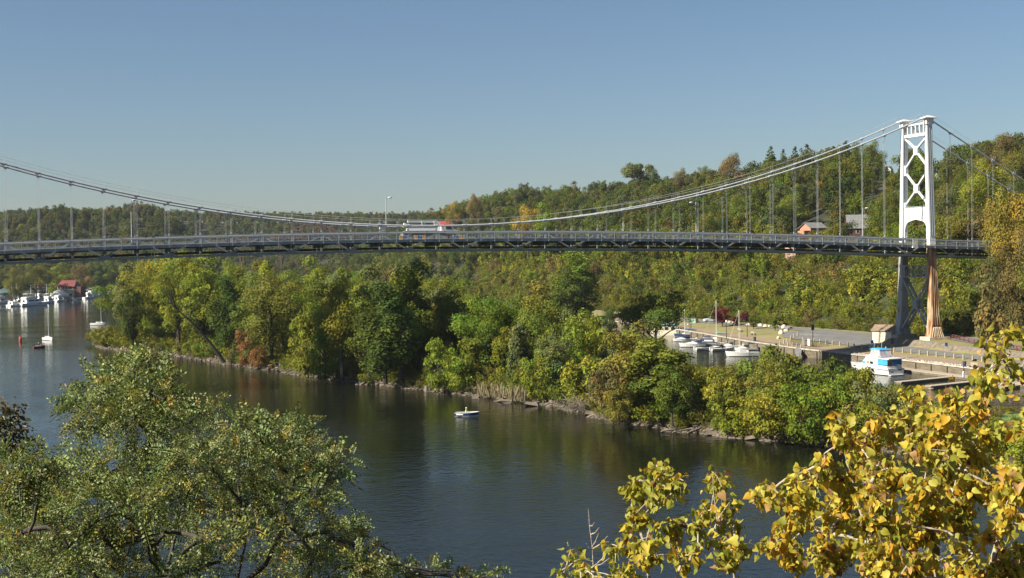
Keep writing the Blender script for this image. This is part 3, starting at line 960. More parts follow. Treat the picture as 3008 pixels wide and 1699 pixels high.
# island: how high the wood may reach at each place along it, read from its outline
OUT_X = [235, 300, 340, 380, 420, 560, 800, 1000, 1150, 1300, 1380, 1500, 1620, 1720, 1790, 1850, 1930, 2010, 2060, 2140, 2205, 2235, 2290, 2390, 2470, 2520, 2600, 2660, 2740, 2820, 3008, 3400]
OUT_Y = [985, 925, 850, 800, 772, 762, 775, 790, 800, 800, 850, 875, 885, 920, 960, 962, 985, 1040, 1068, 1066, 1062, 1034, 1048, 1062, 1045, 1085, 1105, 1140, 1170, 1180, 1190, 1200]
HAND = [  # px, py of the foot, top py, kind, colour, width factor
    (305, 1012, 962, 'shrub', 'olive', 1.0), (262, 1000, 975, 'shrub', 'golden', .8), (390, 1024, 875, 'broad', 'dark green', .8), (412, 1005, 800, 'tall', 'grey-green', 1.1), (462, 1015, 775, 'broad', 'yellow-green', .75),
    (525, 1030, 766, 'broad', 'yellow-green', .75), (600, 1040, 790, 'tall', 'yellow-green', 1.1), (668, 1050, 835, 'vine', 'dark green', 1.2), (722, 1072, 978, 'shrub', 'rust-red', .6),
    (760, 1078, 1018, 'shrub', 'rust-red', .6), (800, 1070, 815, 'broad', 'olive', 1.0), (705, 1045, 905, 'broad', 'yellow-green', .8), (905, 1098, 935, 'shrub', 'yellow-green', .62), (955, 1105, 950, 'shrub', 'bright green', .6),
    (1005, 1110, 838, 'broad', 'yellow-green', .72), (905, 1070, 862, 'broad', 'bright green', .8), (1132, 1122, 850, 'vine', 'dark green', 1.5), (1085, 1112, 880, 'tall', 'mid-green', 1.2), (1180, 1120, 905, 'tall', 'bright green', 1.3),
    (1212, 1095, 796, 'vine', 'bright green', 1.3), (1140, 1090, 805, 'tall', 'grey-green', 1.1), (1290, 1138, 1005, 'shrub', 'bright green', .62), (1345, 1140, 1040, 'shrub', 'bright green', .75),
    (1425, 1118, 872, 'spread', 'bright green', .95), (1392, 1135, 985, 'vine', 'yellow-green', 1.3), (1480, 1120, 940, 'tall', 'dark green', 1.5), (1340, 1095, 890, 'broad', 'mid-green', .85), (1610, 1125, 885, 'broad', 'mid-green', .95),
    (1560, 1105, 850, 'tall', 'olive', 1.2), (1640, 1165, 1000, 'broad', 'grey-green', .9), (1590, 1165, 1035, 'shrub', 'yellow-green', .7), (1700, 1150, 935, 'broad', 'bright green', .75), (1720, 1185, 1040, 'shrub', 'yellow-green', .8),
    (1855, 1215, 972, 'broad', 'olive', 1.0), (1800, 1222, 1062, 'shrub', 'brownish', .62), (1820, 1240, 1125, 'shrub', 'olive', .62), (1915, 1225, 1000, 'tall', 'mid-green', 1.5), (1975, 1245, 1085, 'broad', 'mid-green', .8),
    (2125, 1240, 1105, 'shrub', 'yellow-green', .8), (2258, 1225, 1036, 'shrub', 'mid-green', .75), (2260, 1278, 1130, 'shrub', 'yellow-green', .75), (2350, 1290, 1140, 'shrub', 'bright green', .75),
    (2380, 1240, 1070, 'shrub', 'mid-green', .85), (2480, 1230, 1052, 'shrub', 'dark green', .7), (2470, 1270, 1110, 'shrub', 'bright green', .7), (2290, 1215, 1060, 'shrub', 'yellow-green', .8), (2090, 1205, 1075, 'shrub', 'yellow-green', .8),
    (2560, 1275, 1135, 'shrub', 'grey-green', .85), (2700, 1300, 1165, 'shrub', 'grey-green', .8), (2830, 1310, 1185, 'shrub', 'bright green', .8), (1925, 1075, 862, 'spread', 'mid-green', 1.0)]
for hx, hy, ty, kd, cl, sx in HAND:
    g = G(hx, hy, 1.1)
    d = math.hypot(g[0] - CAM[0], g[1] - CAM[1])
    add_tree(g[0], g[1], 1.0, max(2.0, (hy - ty) / FPX * d * 1.04), kd, cl, 'island', True, sx)
rows = [(.035, 4.2), (.075, 5.5), (.15, 7.0), (.30, 7.5), (.48, 8.0), (.66, 8.5), (.84, 8.5), (.95, 7.0)]
L_ = np.sum(np.hypot(*np.diff(IF_, axis=0).T))
for ri, (u0, sp) in enumerate(rows):
    n = int(L_ / sp)
    for j in range(n):
        t = (j + rs.uniform(.1, .9)) / n
        u = min(.97, max(.025, u0 + rs.uniform(-.05, .05) * (.25 if ri < 2 else 1)))
        q = island_uv(t, u)
        w = np.linalg.norm(island_uv(t, 0) - island_uv(t, 1))
        z = isl_z(u, w)
        px, py, d = PX((q[0], q[1], z))
        if px < 200 or px > 3350 or z < .3:
            continue
        if 34 < q[0] < 52 and -126 < q[1] < -100:
            continue
        hmax = (py - np.interp(px - (34 if px < 440 else 0), OUT_X, OUT_Y)) / FPX * d
        if hmax < 1.6:
            continue
        left = px < 1750
        if ri <= 1:
            H = rs.uniform(1.8, 4.2) if ri == 0 else rs.uniform(2.5, 6)
            kd = 'shrub'
        elif left:
            H = rs.uniform(.60, 1.0) * hmax if ri > 2 else rs.uniform(.35, .8) * hmax
            kd = rs.choice(['broad', 'broad', 'tall', 'tall', 'spread', 'vine'])
        else:
            H = rs.uniform(.6, 1.0) * min(hmax, 8)
            kd = 'shrub' if H < 7 else 'broad'
        H = min(H, hmax, 21)
        if px < 352:
            H = min(H, 4.2)
        if H < 5.5:
            kd = 'shrub'
        cw = ['yellow-green'] * 6 + ['mid-green'] * 4 + ['bright green'] * 4 + ['olive'] * 4 + ['dark green'] + ['grey-green'] * 2
        if ri == 0:
            cw += ['olive']
        add_tree(q[0], q[1], z - .1, H, kd, rs.choice(cw), 'island', False, rs.uniform(.8, 1.15) * (.62 if kd == 'shrub' and H > 4 else .8 if kd == 'broad' and H > 12 else 1))

# houses on the hill (px, base py, distance, heading, kind) - placed before the wood so that it leaves them in view
HOUSES = [('brick', 2388, 712, 470), ('grey', 2522, 700, 470), ('gable', 2752, 508, 590), ('gable2', 2607, 503, 600), ('ridge1', 2205, 505, 660), ('ridge2', 2068, 525, 700), ('redroof', 1303, 668, 960), ('ruin', 1350, 668, 985), ('pink', 2336, 770, 440)]
HPOS = []
for nm, hx, hy, hd in HOUSES:          # where the line of sight meets the slope
    best = None
    for dd_ in np.arange(420, 1010, 4.0):
        q = D(hx, hy, dd_)
        gap = q[2] - float(land(q[0], q[1]))
        if best is None or gap < best[0]:
            best = (gap, dd_)
        if gap <= 0:
            break
    q = D(hx, hy, best[1])
    HPOS.append((nm, q[0], q[1], float(land(q[0], q[1])), q[2], hx, hy, best[1]))
def blocks_house(x, y, ztop, rad):
    for nm, qx, qy, lz, qz, hx, hy, hd in HPOS:
        if math.hypot(x - qx, y - qy) < 7 + rad * .6:
            return True
        px, py, d = PX((x, y, ztop))
        if d < hd and hd - d < 170 and abs(px - hx) < 15 + rad * .8 * FPX / d and py < hy - (12 if nm in ('brick', 'grey', 'redroof') else 24):
            return True
    return False

def hill_cols(s, far):
    if far:
        return ['mid-green'] * 6 + ['olive'] * 5 + ['grey-green'] * 6 + ['dark green'] * 4 + ['brownish'] * 2 + ['yellow-green']
    return ['mid-green'] * 8 + ['dark green'] * 6 + ['olive'] * 4 + ['bright green'] * 2 + ['yellow-green'] + ['grey-green'] * 6 + ['brownish']
SPECIAL = [  # px, top py, distance, kind, colour, width
    (2262, 428, 735, 'pine', 'dark green', 1.3), (2300, 440, 735, 'pine', 'dark green', 1.2), (2335, 432, 740, 'pine', 'dark green', 1.2), (2372, 422, 745, 'pine', 'dark green', 1.3), (2412, 437, 740, 'pine', 'grey-green', 1.3),
    (2450, 428, 735, 'pine', 'dark green', 1.4), (2484, 415, 730, 'pine', 'dark green', 1.2), (2520, 425, 730, 'broad', 'dark green', .9), (2560, 420, 725, 'broad', 'mid-green', .9), (1880, 481, 790, 'flat', 'grey-green', 1.0),
    (1915, 500, 780, 'broad', 'dark green', .7), (2148, 450, 700, 'broad', 'brownish', .9), (2000, 500, 740, 'broad', 'brownish', .8), (2070, 486, 730, 'broad', 'mid-green', .7), (1550, 610, 640, 'broad', 'golden', .85),
    (1602, 618, 600, 'tall', 'bright green', 1.1), (2325, 566, 520, 'broad', 'mid-green', 1.15), (2170, 580, 540, 'broad', 'mid-green', 1.0), (2520, 574, 500, 'broad', 'bright green', .8), (2430, 664, 440, 'shrub', 'golden', .95),
    (2935, 398, 470, 'broad', 'brownish', .85), (2985, 430, 450, 'broad', 'olive', .9), (2880, 470, 460, 'broad', 'olive', .8), (2850, 545, 400, 'broad', 'mid-green', .9), (2795, 440, 560, 'broad', 'dark green', .7), (2900, 480, 380, 'broad', 'yellow-green', .8),
    (2972, 548, 302, 'broad', 'golden', .62), (3050, 560, 300, 'broad', 'golden', .7), (3005, 690, 284, 'broad', 'brownish', .62), (2935, 770, 296, 'shrub', 'brownish', .6), (3090, 690, 270, 'broad', 'olive', .8),
    (1690, 748, 455, 'vine', 'bright green', 1.7), (1660, 800, 450, 'tall', 'dark green', 1.3), (1790, 905, 425, 'broad', 'dark green', .8), (1335, 596, 900, 'broad', 'golden', .7), (1395, 575, 860, 'broad', 'brownish', .6),
    (105, 772, 880, 'spread', 'olive', .8), (163, 770, 905, 'tall', 'yellow-green', 1.5), (240, 772, 930, 'broad', 'brownish', .8), (310, 772, 1000, 'tall', 'mid-green', 1.2), (360, 790, 1005, 'tall', 'dark green', 1.2), (45, 790, 850, 'broad', 'olive', .8), (275, 770, 1000, 'tall', 'dark green', 1.2)]
for hx, ty, hd, kd, cl, sx in SPECIAL:
    q = D(hx, ty, hd)
    z = float(land(q[0], q[1]))
    H = q[2] - z
    if H < 3:
        H = 6
    H = min(H, 26)
    add_tree(q[0], q[1], q[2] - H, H, kd, cl, 'hill', True, sx * (1.0 if H < 16 else .9))

def fill(xr, yr, sp, ok, hr, kinds, cols):
    y = yr[0]
    while y < yr[1]:
        x = xr[0]
        while x < xr[1]:
            qx, qy = x + rs.uniform(-.45, .45) * sp, y + rs.uniform(-.45, .45) * sp
            z = float(land(qx, qy))
            px, py, d = PX((qx, qy, z + 8))
            if z > 1.6 and -160 < px < 3240 and d > 200:
                s = qx - float(foot(qy))
                v = ok(qx, qy, s, z)
                if v:
                    H = rs.uniform(*hr(s))
                    if -8 < qy < 17 and qx < 150:
                        H = min(H, 20.5 - z)
                    kd = rs.choice(kinds(s))
                    if H > 1.5 and not blocks_house(qx, qy, z + H, H * .3):
                        add_tree(qx, qy, z - .2, H, kd if H > 5 else 'shrub', rs.choice(cols(s)), 'hill', False, rs.uniform(.85, 1.2) * (.75 if H > 6 or kd != 'shrub' else 1))
            x += sp
        y += sp
def ksh(s):
    return ['shrub', 'shrub', 'broad', 'vine'] if s < 22 else ['broad', 'broad', 'broad', 'tall', 'spread']
# the bluff above the park
fill((112, 152), (-75, 420), 6.0, lambda x, y, s, z: 1.0 < s < 32 and not (100 < y < 125 and s < 4), lambda s: (3.5, 7.5) if s < 10 else (4.5, 9) if s < 22 else (7, 13), ksh,
     lambda s: ['yellow-green'] * 5 + ['olive'] * 5 + ['mid-green'] * 4 + ['bright green'] * 3 + ['dark green'] * 2 + ['brownish'])
# hillside
fill((140, 330), (-40, 520), 9.6, lambda x, y, s, z: s >= 30 and s < 215, lambda s: (8, 18), lambda s: ['broad'] * 5 + ['tall', 'spread'], lambda s: hill_cols(s, False))
fill((118, 300), (420, 900), 10.0, lambda x, y, s, z: s > 1.0 and s < 165, lambda s: (8, 17), lambda s: ['broad'] * 5 + ['tall', 'spread'], lambda s: hill_cols(s, False))
# west bank and the hills at the head of the creek
fill((-260, 140), (460, 1080), 9.0, lambda x, y, s, z: s < 0 and z > 2.1 and (y > 786 or x < float(west(y)) - 12) and y < 1020 + 20 * math.sin(x * .1), lambda s: (10, 16), lambda s: ['broad'] * 4 + ['tall', 'spread'], lambda s: hill_cols(s, True))
fill((-260, 520), (1120, 1460), 10.5, lambda x, y, s, z: True, lambda s: (10, 15), lambda s: ['broad'] * 5 + ['tall'], lambda s: hill_cols(s, True))

# lawn trees of the park
PARKT = [(2122, 958, 902, 'broad', 'maroon', 1.35), (2163, 955, 928, 'shrub', 'maroon', .8), (2188, 953, 915, 'broad', 'maroon', 1.0), (2213, 966, 925, 'tall', 'mid-green', 1.2), (2277, 972, 928, 'tall', 'mid-green', 1.1), (2097, 950, 900, 'tall', 'mid-green', 1.3)]
for hx, hy, ty, kd, cl, sx in PARKT:
    g = G(hx, hy, 2.9)
    d = math.hypot(g[0] - CAM[0], g[1] - CAM[1])
    add_tree(g[0], g[1], float(park(g[0], g[1])), (hy - ty) / FPX * d, kd, cl, 'park', True, sx)

# which trees are built one by one: all picked ones and the largest of the rest
N_IND = 292
TREES.sort(key=lambda t: (not t['fix'], -t['size'] * (1.5 if t['r'] == 'island' else 1)))
IND, REST = TREES[:N_IND], TREES[N_IND:]
def place_words(t):
    x = t['px']
    if t['r'] == 'park':
        return 'park lawn behind the marina'
    if t['r'] == 'island':
        row = 'island shore' if min(abs(t['p'][0]), 999) >= 0 and dist_front(t['p']) < 6.5 else 'mid island' if dist_front(t['p']) < 24 else 'back of island'
        for lim, w in ((400, "by the far tip"), (620, 'left of the leaning dead tree'), (790, 'around the red leaved shrubs'), (1010, 'under the truck on the bridge'), (1260, 'left of the fishing boat'),
                       (1450, 'behind the fishing boat'), (1700, 'left of the brush pile'), (1900, 'right of the brush pile'), (2060, 'below the moored cabin boats'), (2300, 'below the car park'), (2520, 'left of the white cruiser'), (2760, 'below the white cruiser'), (9999, 'beside the finger docks')):
            if x < lim:
                return row + ' ' + w
    if t['d'] > 820:
        return 'behind the far marina' if x < 500 else 'distant ridge'
    s = t['p'][0] - float(foot(t['p'][1]))
    if x > 2780:
        return 'at right end of bridge'
    band = 'bluff' if s < 34 else 'hillside' if s < 110 else 'ridge'
    for lim, w in ((1300, 'left of the red roofed house'), (1750, 'behind the island wood'), (2050, 'left of the parked car'), (2250, 'behind the park lawn'), (2450, 'above the car park'), (2640, 'above the cream shed'), (9999, 'behind the bridge tower')):
        if x < lim:
            return band + ' ' + w
def dist_front(p):
    return float(np.min(np.hypot(IF_[:, 0] - p[0], IF_[:, 1] - p[1])))
keys = {}
for t in IND:
    k_ = '%s %s %s, %s' % (SHAPE[t['k']], t['c'], 'shrub' if t['k'] == 'shrub' else 'tree', place_words(t))
    keys.setdefault(k_, []).append(t)
for k_, ts in keys.items():
    ts.sort(key=lambda t: t['px'])
    for i, t in enumerate(ts):
        t['lab'] = k_ if len(ts) == 1 else k_ + ', ' + ('leftmost one' if i == 0 else 'rightmost one' if i == len(ts) - 1 else ORD[i] + ' from left')
def hill_tone(t):                      # unpicked hill trees: leaf colour darker up the slope and at the far end
    return 1.0 if t['r'] != 'hill' or t['fix'] else float(np.interp(t['p'][0] - float(foot(t['p'][1])), [25, 60], [1.0, .76])) if t['p'][1] < 760 else .74
cnt = {}
for t in IND:
    kd = t['k']
    big = t['H'] > 14.5 and kd in BIG
    pool = BIG[kd] if big else NEAR[kd]
    v = pool[cnt.get(kd, 0) % len(pool)]
    cnt[kd] = cnt.get(kd, 0) + 1
    shrub = kd == 'shrub'
    nm = {'pine': 'pine_tree', 'shrub': 'shrub'}.get(kd, 'tree')
    if t['c'] == 'maroon':
        nm = 'maple_tree' if not shrub else 'shrub'
    grp = {'island': 'trees and shrubs of the island wood', 'hill': 'trees on the hills', 'park': 'trees on the park lawn'}[t['r']]
    o = thing(nm, t['lab'], 'shrub' if shrub else 'tree', t['p'], rs.uniform(0, 6.28), grp)
    sc = t['H'] / (20.0 if big else base_h(kd))
    c_ = ob('crown', v[0], o, sc=(sc * t['sx'], sc * t['sx'], sc))
    b_ = PAL[t['c']]
    j = rs.uniform(.88, 1.18) * hill_tone(t) * (1.12 if t['r'] == 'island' else 1)
    c_.color = (b_[0] * j * rs.uniform(.93, 1.08), b_[1] * j, b_[2] * j, 1)
    ob('trunk', v[1], o, sc=(sc * min(1, t['sx'] * 1.2), sc * min(1, t['sx'] * 1.2), sc))

def scatter(name, pts, rot, scl, cols, idx, meshes, cat_label):
    # points that carry turn, size, colour and kind; geometry nodes set one crown on each
    me = bpy.data.meshes.new(name)
    n = len(pts)
    me.vertices.add(n)
    me.vertices.foreach_set('co', np.asarray(pts, np.float32).ravel())
    for nm, ty, dat, key in (('rot', 'FLOAT', rot, 'value'), ('vid', 'INT', idx, 'value')):
        a = me.attributes.new(nm, ty, 'POINT')
        a.data.foreach_set(key, np.asarray(dat, np.float32 if ty == 'FLOAT' else np.int32))
    a = me.attributes.new('scl', 'FLOAT_VECTOR', 'POINT')
    a.data.foreach_set('vector', np.asarray(scl, np.float32).ravel())
    a = me.attributes.new('icol', 'FLOAT_COLOR', 'POINT')
    a.data.foreach_set('color', np.concatenate([np.asarray(cols), np.ones((n, 1))], 1).astype(np.float32).ravel())
    o = stuff(ob(name, me))
    vc = bpy.data.collections.new(name + '_kinds')
    for i, m_ in enumerate(meshes):
        vc.objects.link(bpy.data.objects.new('kind_%02d' % i, m_))
    ng = bpy.data.node_groups.new(name + '_nodes', 'GeometryNodeTree')
    ng.interface.new_socket('Geometry', in_out='INPUT', socket_type='NodeSocketGeometry')
    ng.interface.new_socket('Geometry', in_out='OUTPUT', socket_type='NodeSocketGeometry')
    N = ng.nodes.new
    gi, go, ip, ci = N('NodeGroupInput'), N('NodeGroupOutput'), N('GeometryNodeInstanceOnPoints'), N('GeometryNodeCollectionInfo')
    ci.inputs['Collection'].default_value = vc
    ci.inputs['Separate Children'].default_value = True
    ci.inputs['Reset Children'].default_value = True
    ip.inputs['Pick Instance'].default_value = True
    def att(nm, ty):
        a_ = N('GeometryNodeInputNamedAttribute')
        a_.data_type = ty
        a_.inputs['Name'].default_value = nm
        return a_
    cx = N('ShaderNodeCombineXYZ')
    er = N('FunctionNodeEulerToRotation')
    L = ng.links.new
    L(att('rot', 'FLOAT').outputs['Attribute'], cx.inputs['Z'])
    L(cx.outputs[0], er.inputs[0])
    L(er.outputs[0], ip.inputs['Rotation'])
    L(att('scl', 'FLOAT_VECTOR').outputs['Attribute'], ip.inputs['Scale'])
    L(att('vid', 'INT').outputs['Attribute'], ip.inputs['Instance Index'])
    L(gi.outputs[0], ip.inputs['Points'])
    L(ci.outputs[0], ip.inputs['Instance'])
    L(ip.outputs[0], go.inputs[0])
    md = o.modifiers.new('scatter', 'NODES')
    md.node_group = ng
    o['label'] = cat_label
    o['category'] = 'forest' if 'forest' in name else 'undergrowth'
    return o

far_meshes = [crown_mesh('far_crown', sd, kd, 2500, .64, 12.0, M['forest']) for kd, sd in FK]
far_meshes += [crown_mesh('far_bush', 40 + i, 'shrub', 900, .62, 6.0, M['forest']) for i in range(2)]
fi = {'broad': [0, 1, 3], 'tall': [2], 'spread': [4], 'pine': [5], 'vine': [2], 'flat': [4], 'shrub': [6, 7]}
pts, rot, scl, cols, idx = [], [], [], [], []
for t in REST:
    sc = t['H'] / base_h(t['k'])
    pts.append(t['p']); rot.append(rs.uniform(0, 6.28)); scl.append((sc * t['sx'], sc * t['sx'], sc))
    j = rs.uniform(.8, 1.2) * hill_tone(t)
    cols.append([c * j for c in PAL[t['c']]])
    idx.append(rs.choice(fi[t['k']]))
scatter('hillside_forest', pts, rot, scl, cols, idx, far_meshes, 'mixed autumn wood covering the hills beyond the creek')

# undergrowth: bushes under the island wood and on the bluff
bush = [crown_mesh('bush', 60 + i, 'shrub', 620, .46, 6.0, M['forest']) for i in range(3)]
pts, rot, scl, cols, idx = [], [], [], [], []
def bushadd(x, y, z, h, c):
    pts.append((x, y, z)); rot.append(rs.uniform(0, 6.28)); scl.append((h / 6 * rs.uniform(.8, 1.2),) * 2 + (h / 6,)); idx.append(rs.randrange(3))
    j = rs.uniform(.8, 1.2)
    cols.append([v * j for v in PAL[c]])
for _ in range(2600):
    t, u = rs.uniform(.08, 1), rs.uniform(.02, .98)
    if rs.random() < .45:
        u = rs.uniform(.018, .11)
    q = island_uv(t, u)
    w = np.linalg.norm(island_uv(t, 0) - island_uv(t, 1))
    z = isl_z(u, w)
    if z < .2 or (34 < q[0] < 52 and -126 < q[1] < -100):
        continue
    px, py, d = PX((q[0], q[1], z))
    hm = (py - np.interp(px, OUT_X, OUT_Y)) / FPX * d
    h = min(rs.uniform(1.0, 3.2) if u > .1 else rs.uniform(.5, 2.0), hm)
    if h > .4:
        bushadd(q[0], q[1], z - .1, h, rs.choice(['yellow-green', 'yellow-green', 'olive', 'mid-green', 'bright green', 'olive', 'brownish', 'dark green']))
for _ in range(6200):
    y = rs.uniform(-85, 470)
    s = rs.uniform(.6, 38)
    x = float(foot(y)) + s
    z = float(land(x, y))
    if math.hypot(x - 111.6, y - 113) < 4:
        continue
    bushadd(x, y, z - .2, rs.uniform(1.0, 3.6), rs.choice(['yellow-green', 'olive', 'olive', 'mid-green', 'bright green', 'yellow-green', 'brownish', 'dark green', 'olive']))
scatter('undergrowth', pts, rot, scl, cols, idx, bush, 'tangle of low bushes under the trees along the shores')

# ------------------------------------------------------------------ buildings
def gable_house(name, label, loc, rz, w, d, h, rh, wall, roof, windows=(), eave=0.4, chimney=None, cat='house'):
    t = thing(name, label, cat, loc, rz)
    MB().prism([(-d / 2, -1.5), (d / 2, -1.5), (d / 2, h), (0, h + rh), (-d / 2, h)], -w / 2, w / 2, 'x').build('wall', wall, t)
    rf = MB()
    sl_ = math.hypot(d / 2, rh)
    for sgn in (-1, 1):
        ey, ez = sgn * (d / 2 + eave), h - rh * eave / (d / 2)
        vs = [(-w / 2 - eave, ey, ez + .03), (w / 2 + eave, ey, ez + .03), (w / 2 + eave, 0, h + rh + .03), (-w / 2 - eave, 0, h + rh + .03)]
        rf.add(vs + [(a, b, c + .16) for a, b, c in vs], [(0, 1, 2, 3), (7, 6, 5, 4), (0, 4, 5, 1), (1, 5, 6, 2), (2, 6, 7, 3), (3, 7, 4, 0)])
    ro = rf.build('roof', roof, t)
    if chimney:
        MB().box((chimney, 0.4, h + rh + 0.3), (0.7, 0.7, 1.8)).build('chimney', M['darkbrick'], ro)
    for (fc, a, z, ww, wh) in windows:   # face, offset along it, centre height, size
        if fc in ('f', 'b'):
            y = -d / 2 - .03 if fc == 'f' else d / 2 + .03
            f_ = MB().box((a, y, z), (ww + .24, .06, wh + .24)).build('window', M['white'], t)
            MB().box((a, y - (.03 if fc == 'f' else -.03), z), (ww, .05, wh)).build('pane', M['glass'], f_)
        else:
            x = -w / 2 - .03 if fc == 'l' else w / 2 + .03
            f_ = MB().box((x, a, z), (.06, ww + .24, wh + .24)).build('window', M['white'], t)
            MB().box((x - (.03 if fc == 'l' else -.03), a, z), (.05, ww, wh)).build('pane', M['glass'], f_)
    return t
HP = {n[0]: n for n in HPOS}
def hloc(nm, up=0.0):
    q = HP[nm]
    return (q[1], q[2], q[3] + max(0, up * .3) + .3)
gable_house('brick_house', 'orange brick house with grey roof half hidden by trees behind the bridge hangers', hloc('brick', 0.5), 0.15, 7, 6, 4.2, 1.8, M['brick'], M['slate'],
            [('f', -1.5, 2.0, .9, 1.5), ('f', 1.6, 2.0, .9, 1.5), ('l', 0, 2.2, .9, 1.5)], .5)
MB().box((-4.9, -1.0, 1.6), (2.4, 4, 3.2)).build('porch', M['brick'], bpy.data.objects['brick_house'])
gable_house('slate_roofed_house', 'dark brick house with steep pale grey shingle roof among the hillside trees', hloc('grey', 0.0), -0.35, 8, 6.5, 3.2, 4.2, M['darkbrick'], M['slate'],
            [('r', 0, 5.6, .9, 1.3), ('r', -1.4, 2.2, 1, 1.4), ('f', -1, 2.0, .9, 1.4)], .35, 2.5)
gable_house('white_gabled_house', 'white gabled house high on the hill just right of the bridge tower', hloc('gable', 0.5), 1.15, 5, 3.8, 2.2, 1.7, M['whitewall'], M['slate'], [('l', 0, 2.2, .9, 1.3)], .35)
gable_house('white_gabled_house', 'small white gable with dark roof on the hill just left of the bridge tower', hloc('gable2', 0.5), 0.9, 4.6, 3.4, 1.8, 1.5, M['whitewall'], M['slate'], [('l', 0, 2.2, .8, 1.2)], .35)
gable_house('ridge_house', 'white house with twin gables and chimney peeping over the ridge', hloc('ridge1', 1.2), 0.5, 10, 6, 3.2, 2.2, M['whitewall'], M['slate'], [('f', 2, 2.2, .9, 1.2)], .35, -3)
gable_house('low_roofed_house', 'long low house with pale grey roof on the skyline', hloc('ridge2', 1.2), -0.3, 14, 7, 2.8, 1.8, M['whitewall'], M['slate'], [('f', 1, 1.8, .9, 1.2)], .4)
gable_house('red_roofed_house', 'house with bright red roof beyond the truck on the bridge', hloc('redroof', -1), -0.25, 10, 7, 3.6, 2.6, M['darkbrick'], mat('bright_red_roof', (0.28, 0.045, 0.04), .8, .1, .5),
            [('f', -2, 2.2, .9, 1.3), ('f', 1.5, 2.2, .9, 1.3)], .5)
gable_house('tumbledown_house', 'small weathered pinkish house in trees right of the red roof', hloc('ruin', 0), 0.7, 7, 5, 3.0, 2.0, M['brick'], M['slate'], [('f', 0, 1.9, .8, 1.2)], .3)
gable_house('pink_house', 'pinkish wall glimpsed between trees just under the bridge', hloc('pink', -1.5), 0.4, 5, 4, 4.4, 1.5, mat('pink_wall', (.46, .27, .22), .9, .1, 1), M['slate'], [('f', .5, 2.2, .7, 1.1)], .3)

# boathouse of the far marina
q = D(201, 858, 885)
bh = thing('boathouse', 'tan block boathouse with red roof and open upper deck behind the far marina', 'boathouse', (q[0], q[1], 2.2), -0.5)
MB().box((0, 0, 2.6), (13.5, 8, 6.2)).build('wall', M['block'], bh)
w_ = MB().box((4.0, -4.03, 1.7), (2.4, .06, 1.7)).build('window', M['white'], bh)
MB().box((4.0, -4.06, 1.7), (2.1, .05, 1.4)).build('pane', M['glass'], w_)
for x in (-6.2, -4.2, -0.6, 1.4, 5.6):
    MB().box((x, -3.85, 6.5), (.3, .25, 1.7)).build('roof_post', M['white'], bh)
MB().box((0.5, 0.5, 6.5), (12, 5.6, 1.6)).build('upper_wall', M['darkbrick'], bh)
r_ = MB()
for sgn in (-1, 1):
    vs = [(-6.2, sgn * 4.8, 7.2), (7.4, sgn * 4.8, 7.2), (6.4, 0, 11.4), (-5.4, 0, 11.4)]
    r_.add(vs + [(a, b, c + .2) for a, b, c in vs], [(0, 1, 2, 3), (7, 6, 5, 4), (0, 4, 5, 1), (1, 5, 6, 2), (2, 6, 7, 3), (3, 7, 4, 0)])
r_.build('roof', M['red'], bh)
MB().prism([(-4.4, 7.3), (4.4, 7.3), (0, 11.2)], 6.3, 6.9, 'x').build('gable', M['slate'], bh)
MB().box((9.3, 0, 3.5), (4.6, 7.2, 7.4)).build('side_shed', M['darkbrick'], bh)
q = D(14, 845, 870)
gable_house('green_roofed_shed', 'low shed with green roof under trees at the left edge', (q[0], q[1], 3), 0.1, 9, 6, 3.2, 1.8, M['block'], mat('dark_green_roof', (.06, .13, .12), .8, .1, 1), [('f', 0, 2, 1.5, 1.2)], .5, cat='shed')

# cream shed in the park
g = G(2572, 1000, 3.3)
shx, shy = 105.3, 13.2
sh = gable_house('garden_shed', 'cream shed with brown shingle roof beside the bridge pier', (shx, shy, float(park(shx, shy)) - .05), -1.05, 4.5, 3.3, 2.6, 1.1, M['siding'], M['brownroof'], [('r', 0.3, 1.5, .7, .6)], .25, cat='shed')
for i in range(9):
    MB().box((0, 0, 0), (4.54, .03, .05)).build('clapboard', M['siding'], sh, (0, -1.665, .3 + i * .26))

# old steel arch of the railway beyond the trees
q = D(920, 700, 1100)
ab = thing('railway_bridge', 'distant brown steel arched truss of a railway bridge seen over the road deck', 'bridge', (q[0], q[1], 41.0), -0.15)
NS = 12
tp = [(-26 + 52 * i / NS, 11.0 * (1 - ((i - NS / 2) / (NS / 2)) ** 2)) for i in range(NS + 1)]
for y in (-2.5, 2.5):
    for i in range(NS):
        a, b = tp[i], tp[i + 1]
        MB().bar((a[0], y, a[1]), (b[0], y, b[1]), .7, .8).build('arch_chord', M['brownsteel'], ab)
        if 0 < i:
            MB().box((a[0], y, a[1] / 2), (.5, .4, a[1])).build('arch_post', M['brownsteel'], ab)
            c_, d_ = ((a[0], y, 0), (b[0], y, b[1])) if i < NS / 2 else ((a[0], y, a[1]), (b[0], y, 0))
            MB().bar(c_, d_, .3, .3).build('arch_diagonal', M['brownsteel'], ab)
MB().box((0, 0, -.6), (120, 6, 1.2)).build('track_deck', M['brownsteel'], ab)
for x in (-58, -26, 26, 58):
    MB().box((x, 0, -21), (1.4, 5, 40)).build('pier', M['brownsteel'], ab)

